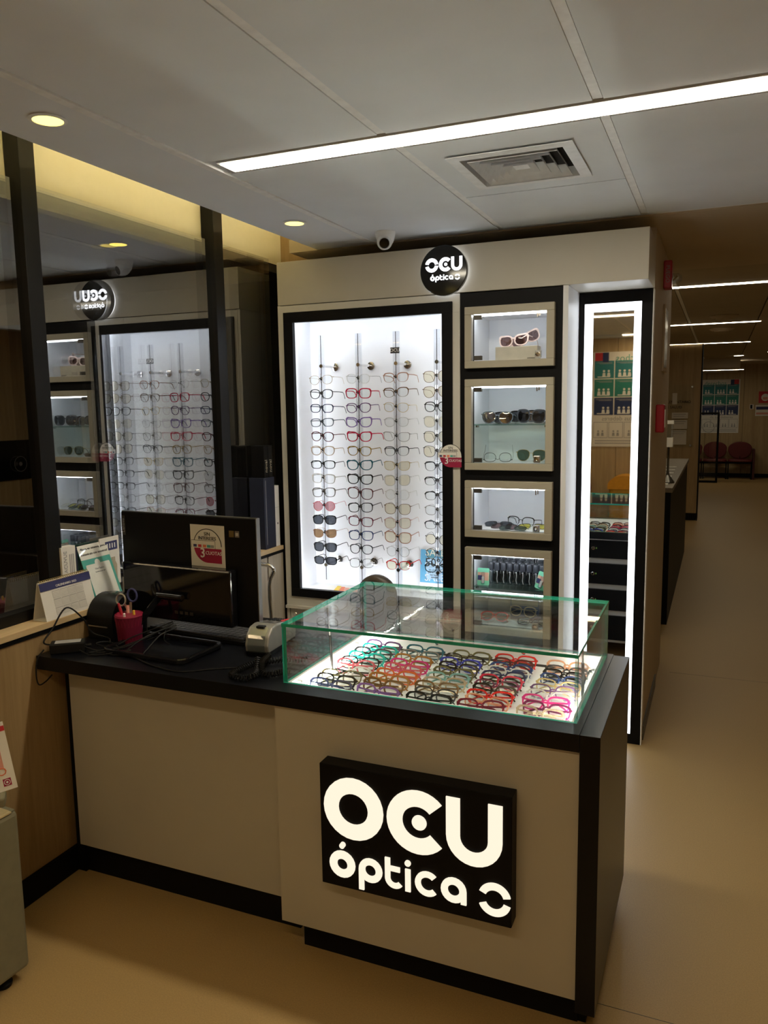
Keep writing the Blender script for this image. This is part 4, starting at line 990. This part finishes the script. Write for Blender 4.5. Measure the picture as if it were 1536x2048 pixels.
# ================================================================== CHAIRS BEHIND THE COUNTER
t=thing('office_chair','brown padded office chair behind the glass showcase','chair',(-1.297,2.93,0))
q=MB(); pr=[]
for a in range(0,181,12): pr.append((-1.297+.088*math.cos(R(a)),.815+.088*math.sin(R(a))))
pr+= [(-1.395,.74),(-1.41,.60),(-1.39,.56),(-1.204,.56),(-1.184,.60),(-1.199,.74),(-1.2,.8)]
q.prism(pr[:-1],2.93,2.985); q.build('backrest','brown_leather',t,bevel=.02,smooth=True)
MB().prismz(rrect(.44,.42,.09,5,-1.297,2.76),.43,.50).build('seat','brown_leather',t,bevel=.02,smooth=True)
MB().tube([(-1.297,3.0,.62),(-1.297,3.02,.50),(-1.297,2.90,.425),(-1.297,2.76,.415)],0,flat=(.06,.012)).build('back_bracket','black_plastic',t)
MB().lathe([(.025,.09),(.025,.42)],(-1.297,2.76,0),14).build('gas_post','black_plastic',t)
for k in range(5):
    a=2*PI*k/5+.3; dx,dy=math.cos(a),math.sin(a)
    lg=MB().tube([(-1.297,2.76,.10),(-1.297+.26*dx,2.76+.26*dy,.065)],0,flat=(.04,.025)).build('leg','black_plastic',t)
    MB().lathe([(.025,-.02),(.025,.02)],(-1.297+.26*dx,2.76+.26*dy,.025),14,'x').build('caster','black_rubber',lg)
t=thing('chrome_chair','chrome tube framed chair beside the wooden cabinet doors','chair',(-1.85,2.73,0))
for y in (2.86,2.60):
    MB().tube(bez([(-1.985,y,.925),(-1.82,y,.932),(-1.757,y,.930),(-1.737,y,.908),(-1.757,y,.862),(-1.762,y,.80),(-1.755,y,.60),(-1.752,y,.03),(-1.77,y,.012),(-1.98,y,.012)],6),.0085,10).build('tube_frame','chrome',t,smooth=True)
MB().tube([(-1.985,2.86,.925),(-1.985,2.60,.925)],.0085,10).tube([(-1.98,2.86,.012),(-1.98,2.60,.012)],.0085,10).build('cross_bar','chrome',t)
MB().prismz(rrect(.22,.22,.04,4,-1.885,2.73),.42,.46).build('seat','black_rubber',t,bevel=.01)
for y in (2.86,2.60): MB().tube([(-1.758,y,.43),(-1.98,y,.43)],.008,8).build('seat_rail','chrome',t)

# ================================================================== LEFT FRONT: DISPENSER CABINET AND LEAFLETS
t=thing('dispenser_cabinet','beige metal cabinet on round feet at the lower left','cabinet',(-1.95,1.45,0))
T=TR(-1.752,1.490,0,R(-4))
mb().box(-.225,.0,-.70,.0,.035,.505).build('body','beige_metal',t,bevel=.012)
mb().box(-.215,-.006,-.69,-.006,.5055,.509).build('top_inset','beige_metal',t,bevel=.001)
mb().box(-.012,-.001,-.66,-.02,.5055,.5095).box(-.055,-.012,-.12,-.02,.5095,.5105).build('top_edge','beige_edge',t)
for y in (-.06,-.62):
    for x in (-.04,-.19): q=MB(); q.T=T; q.lathe([(.022,0),(.024,.010),(.016,.015),(.008,.036)],(x,y,0),16); q.build('foot','black_rubber',t,smooth=True)
mb().box(-.21,-.185,-.40,-.30,.5095,.62).build('post','beige_metal',t,bevel=.003)
q=mb(); q.tube([(-.195,-.36,.60),(-.08,-.16,.575),(.022,-.050,.566)],0,flat=(.05,.028)); q.build('arm','beige_metal',t,bevel=.006)
q=mb(); q.box(-.13,-.015,-.20,-.075,.548,.560); q.build('leaflet_tray','beige_metal',t,bevel=.004)
t=thing('leaflet','white leaflet with red stripe and orange print standing above the beige cabinet','leaflet',(-1.80,1.40,.582))
T=TR(-1.764,1.425,.578,R(49),R(-10),R(-8))
mb().box(-.11,.062,0,.0015,0,.185).build('sheet','white_paper',t)
mb().box(-.11,.062,-.0006,-.0001,.160,.174).build('stripe','print_red',t)
mb().box(.028,.040,-.0006,-.0001,.060,.148).box(.008,.028,-.0006,-.0001,.095,.108).box(.010,.028,-.0006,-.0001,.060,.072).build('big_print','print_pink',t)
text('Cir',.030,'print_orange',T@Matrix.Translation((.026,-.0008,.054))@Matrix.Rotation(PI,4,'Y'),t)
mb().box(.030,.050,-.0006,-.0001,.012,.032).build('emblem','wine_print',t); q=mb(); q.arc(.040,.022,.008,.0065,0,360,-.0012,-.0006,16); q.disc(.040,.022,.003,-.0012,-.0006,10); q.build('emblem_ring','print_white',t)
for k in range(3): mb().box(-.02-k*.012,-.017-k*.012,-.0006,-.0001,.02,.15).build('print_line','print_grey',t)

# ================================================================== POSTER
def poster(lab, loc, rz):
    """rights and duties poster, 0.74 x 1.12 m, facing local -y"""
    t=thing('poster',lab,'poster',loc,(0,0,rz))
    def B(q,n,m_,p=t): return q.build(n,m_,p,local=True)
    W=.74; B(MB().box(-W/2,W/2,-.006,0,0,1.124),'sheet','white_paper')
    B(MB().box(.185,.345,-.0075,-.006,1.0,1.118),'flag_red','print_red'); B(MB().box(.185,.255,-.0085,-.0075,1.0,1.118),'flag_blue','print_deep')
    o=text('derechos',.115,'print_teal',TR(-.11,-.0075,1.045),t,local=True)
    for r_ in range(3):
        for k in range(3):
            x0=-.352+k*.2375; z0=.815-r_*.218
            c=B(MB().box(x0,x0+.225,-.0080,-.006,z0-.0,z0+.205),'cell',['print_sea','print_green','print_deep'][r_])
            q=MB()
            for j in range(2+(k+r_)%2):
                px=x0+.06+j*.055; q.disc(px,z0+.085,.014,-.0095,-.008,10).prism([(px-.02,z0+.02),(px+.02,z0+.02),(px+.014,z0+.065),(px-.014,z0+.065)],-.0095,-.008)
            q.box(x0+.045,x0+.19,-.0092,-.008,z0+.012,z0+.022); B(q,'pictogram','print_white',c)
            q=MB(); q.box(x0+.02,x0+.205,-.0088,-.008,z0+.182,z0+.187).box(x0+.02,x0+.17,-.0088,-.008,z0+.170,z0+.175); B(q,'caption','print_grey',c)
    text('de tus deberes',.075,'print_grey',TR(.03,-.0075,.335),t,local=True)
    for k in range(4):
        x0=-.352+k*.178; c=B(MB().box(x0,x0+.168,-.0075,-.006,.105,.295),'duty_cell','print_grey'); B(MB().box(x0+.006,x0+.162,-.0082,-.0075,.111,.289),'duty_field','white_paper',c)
        q=MB()
        for j in range(2):
            px=x0+.06+j*.05; q.disc(px,.185,.012,-.0095,-.0082,10).prism([(px-.016,.128),(px+.016,.128),(px+.012,.168),(px-.012,.168)],-.0095,-.0082)
        B(q,'pictogram','print_grey',c)
    for k in range(2): B(MB().box(-.33,.33,-.0072,-.006,.035+k*.03,.045+k*.03),'fine_print','print_grey')
    return t
poster('teal and navy rights poster on the far hallway wall',(-.004,18.298,.935),0)
poster('teal and navy rights poster behind the photographer, seen in the mirror',(-1.06,-2.398,1.08),PI)
# reflected corner: yellow bin and burgundy seat at the rear wall
t=thing('waste_bin','yellow bin with domed lid by the rear wall, seen in the mirror','bin',(-1.0,-2.2,0))
MB().prismz(rrect(.34,.30,.05,4,-1.0,-2.2),0,.60).build('body',mat('bin_body',(.50,.28,.02),.45),t,bevel=.004)
q=MB(); q.T=TR(-1.0,-2.2,.60); q.prism([(-.185,0),(.185,0)]+[(.185*math.cos(R(a)),.04+.12*math.sin(R(a))) for a in range(0,181,15)],-.165,.165); q.build('lid','bin_yellow',t,smooth=True)
def wait_chair(loc, rz, lab, arm=0):
    t=thing('waiting_chair',lab,'chair',loc,(0,0,rz),group='burgundy waiting chairs')
    def B(q,n,m_,**k): return q.build(n,m_,t,local=True,**k)
    P=[(.235*math.cos(R(a))*(1 if math.sin(R(a))>0 else .93),.58+.18*abs(math.sin(R(a)))**.8*(1 if math.sin(R(a))>0 else -1)) for a in range(0,360,15)]
    B(MB().prism(P,.17,.215),'backrest','burgundy',bevel=.015,smooth=True)
    B(MB().prismz(rrect(.46,.42,.08,4,0,-.02),.36,.405),'seat','burgundy',bevel=.012,smooth=True)
    B(MB().box(-.24,.24,-.02,.03,.31,.355),'beam','black_panel')
    for x in (-.22,.22):
        B(MB().box(x-.015,x+.015,-.20,.20,0,.03),'foot','black_panel'); B(MB().box(x-.012,x+.012,-.01,.02,.03,.31),'leg','black_panel')
    B(MB().tube([(0,.20,.45),(0,.19,.38),(0,.05,.34)],0,flat=(.08,.012)),'back_bracket','black_panel')
    if arm: B(MB().box(arm*.235,arm*.275,-.20,.20,0,.62),'arm_panel',mat('burgundy_wood',(.07,.012,.012),.45))
wait_chair((-.065,17.95,0),0,'left burgundy waiting chair under the far poster'); wait_chair((.415,17.95,0),0,'right burgundy waiting chair with side panel by the far wall',1)
wait_chair((-.545,17.95,0),0,'burgundy waiting chair half hidden by the wood column')
wait_chair((-1.64,-2.1,0),PI,'burgundy waiting chair at the rear wall beside the yellow bin')
# hallway things
t=thing('mask_sign','red mask sign on the far wall','sign',(.85,18.29,1.67)); box(.727,.975,18.288,18.299,1.556,1.794).build('plate','print_red',t)
q=MB(); q.disc(.85,1.67,.075,18.284,18.288,20); q.build('face','print_white',t); box(.805,.895,18.281,18.284,1.625,1.675).build('mask','print_pink',t)
t=thing('wall_sign','white sign with dark bars below the mask sign','sign',(.83,18.29,1.4)); box(.673,1.0,18.288,18.299,1.286,1.516).build('plate','white_paper',t); box(.69,.98,18.284,18.288,1.42,1.48).build('dark_bar','print_navy',t); box(.69,.98,18.284,18.288,1.32,1.36).build('red_bar','print_pink',t)
t=thing('light_switch','small dark switch plate left of the white wall sign','switch',(.60,18.29,1.46)); box(.565,.64,18.29,18.299,1.43,1.53).build('plate','white_paper',t); box(.575,.615,18.286,18.29,1.44,1.52).build('rocker','black_panel',t)
t=thing('barrier_frame','black metal barrier frame in front of the far chairs','barrier',(-.17,16.9,0))
for a in ((-.40,-.36,0,1.39),(-.045,-.005,0,1.39)): box(a[0],a[1],16.88,16.92,a[2],a[3]).build('post','black_panel',t)
box(-.36,-.045,16.88,16.92,1.35,1.39).build('top_bar','black_panel',t); box(-.36,-.045,16.88,16.92,.0,.04).build('bottom_bar','black_panel',t)
MB().prism(rrect(.31,1.30,.005,1,-.2025,.695),16.897,16.903).build('panel','pane_door',t); MB().arc(-.20,1.10,.11,.10,0,360,16.890,16.896,24).build('ring_mark','print_grey',t)
t=thing('hall_counter','long black reception counter with grey top in the hallway','counter',(-.6,7.2,0))
box(-.92,-.300,5.90,8.95,0,.965).build('body','black_panel',t); box(-.95,-.288,5.88,9.0,.9655,1.0).build('worktop',mat('counter_grey',(.20,.17,.13),.5),t,bevel=.003)
box(-.99,-.34,5.66,5.895,0,.66).build('dark_block','black_panel',t)  # low dark box at the near end of the counter
for k in range(6):
    y=6.1+k*.33; t=thing('notice_strip',ORD[k+1]+' white notice strip from the front on the hallway counter','notice',(-.40,y,1.001),group='notice strips'); box(-.52,-.335-k*.004,y,y+.075,1.0005,1.004).build('strip','white_paper',t); box(-.46,-.38,y+.025,y+.04,1.0042,1.0046).build('print','print_grey',t)
t=thing('gel_dispenser','clear gel dispenser on a dark stand on the hallway counter','dispenser',(-.345,6.25,1.0))
MB().lathe([(.05,0),(.05,.008),(.012,.06),(.009,.09)],(-.345,6.25,1.0005),16).tube([(-.345,6.25,1.08),(-.345,6.25,1.27)],.008,8).build('stand','dark_metal',t)
box(-.375,-.315,6.215,6.285,1.27,1.34).build('tray','white_paper',t); box(-.370,-.318,6.22,6.28,1.3402,1.44).build('bottle','bottle_clear',t); box(-.378,-.312,6.21,6.29,1.4402,1.465).build('lid','white_paper',t)
t=thing('acrylic_notice','clear acrylic notice board with health plan lettering on the wood column','notice',(-.56,11.39,1.4))
box(-.84,-.325,11.385,11.391,.99,1.835).build('board','pane_door',t)
for x,z in ((-.355,1.80),(-.355,1.02),(-.81,1.80)): MB().lathe([(.015,0),(.015,-.02),(.01,-.022)],(x,11.386,z),12,'y').build('stud','steel',t)
text('COMPLEMENTARIO',.050,'print_black',TR(-.365,11.38,1.60),t,align='RIGHT'); text('DE SALUD',.050,'print_black',TR(-.475,11.38,1.53),t,align='RIGHT')
for k,(a,b) in enumerate(((1.38,1.46),(1.24,1.36),(1.03,1.225))):
    box(-.60,-.395-.006*k,11.372,11.384,a,b).build('paper_pocket','white_paper',t)
    box(-.58,-.42,11.370,11.372,b-.025,b-.018).box(-.58,-.44,11.370,11.372,b-.05,b-.045).build('pocket_print','print_grey',t)
box(-.60,-.54,11.37,11.39,1.57,1.72).build('bracket','white_paper',t)
def alarm(y,z0,z1,dep,lab,txt):
    t=thing('fire_alarm',lab,'alarm',(-.287,y,z0))
    box(-.2868,-.287+dep,y-.045,y+.045,z0,z1).build('housing','red_plastic',t,bevel=.006)
    if txt: text('FUEGO',.026,'print_grey',TR(-.287+dep*.5,y-.0458,(z0+z1)/2)@Matrix.Rotation(R(90),4,'Y'),t)
    return t
a1=alarm(4.32,2.165,2.300,.040,'red fire alarm sounder high on the hallway side wall',True)
MB().lathe([(.026,0),(.026,.03),(.012,.045),(0,.048)],(-.247,4.32,2.215),16,'x').build('strobe','bottle_clear',a1,smooth=True)
MB().tube([(-.243,4.315,2.205),(-.225,4.32,2.225)],.004,6).build('strobe_tube','brass',a1)
a2=alarm(4.08,1.455,1.590,.040,'red manual fire call point on the hallway side wall',False)
box(-.2465,-.244,4.05,4.11,1.48,1.565).build('face_plate','print_white',a2)
t=thing('wall_plaque','long narrow metal plaque on the hallway side wall','plaque',(-.287,4.40,1.75)); box(-.2868,-.278,4.36,4.60,1.76,2.10).build('plate','hall_paint',t,bevel=.002); box(-.2779,-.2765,4.38,4.58,1.78,2.08).build('inset','steel',t)
# dark sign band on the opposite wall, seen as a reflection in the partition
t=thing('band_sign','dark wall band with a ring emblem, reflected in the left pane','sign',(1.99,5.6,1.13))
box(1.985,1.999,3.6,9.0,.95,1.33).build('band','black_gloss',t)
q=MB(); q.T=TR(1.984,5.65,1.10,R(-90)); q.arc(0,0,.075,.070,0,360,-.002,0,28); q.disc(0,0,.02,-.002,0,14); q.build('emblem','print_grey',t)
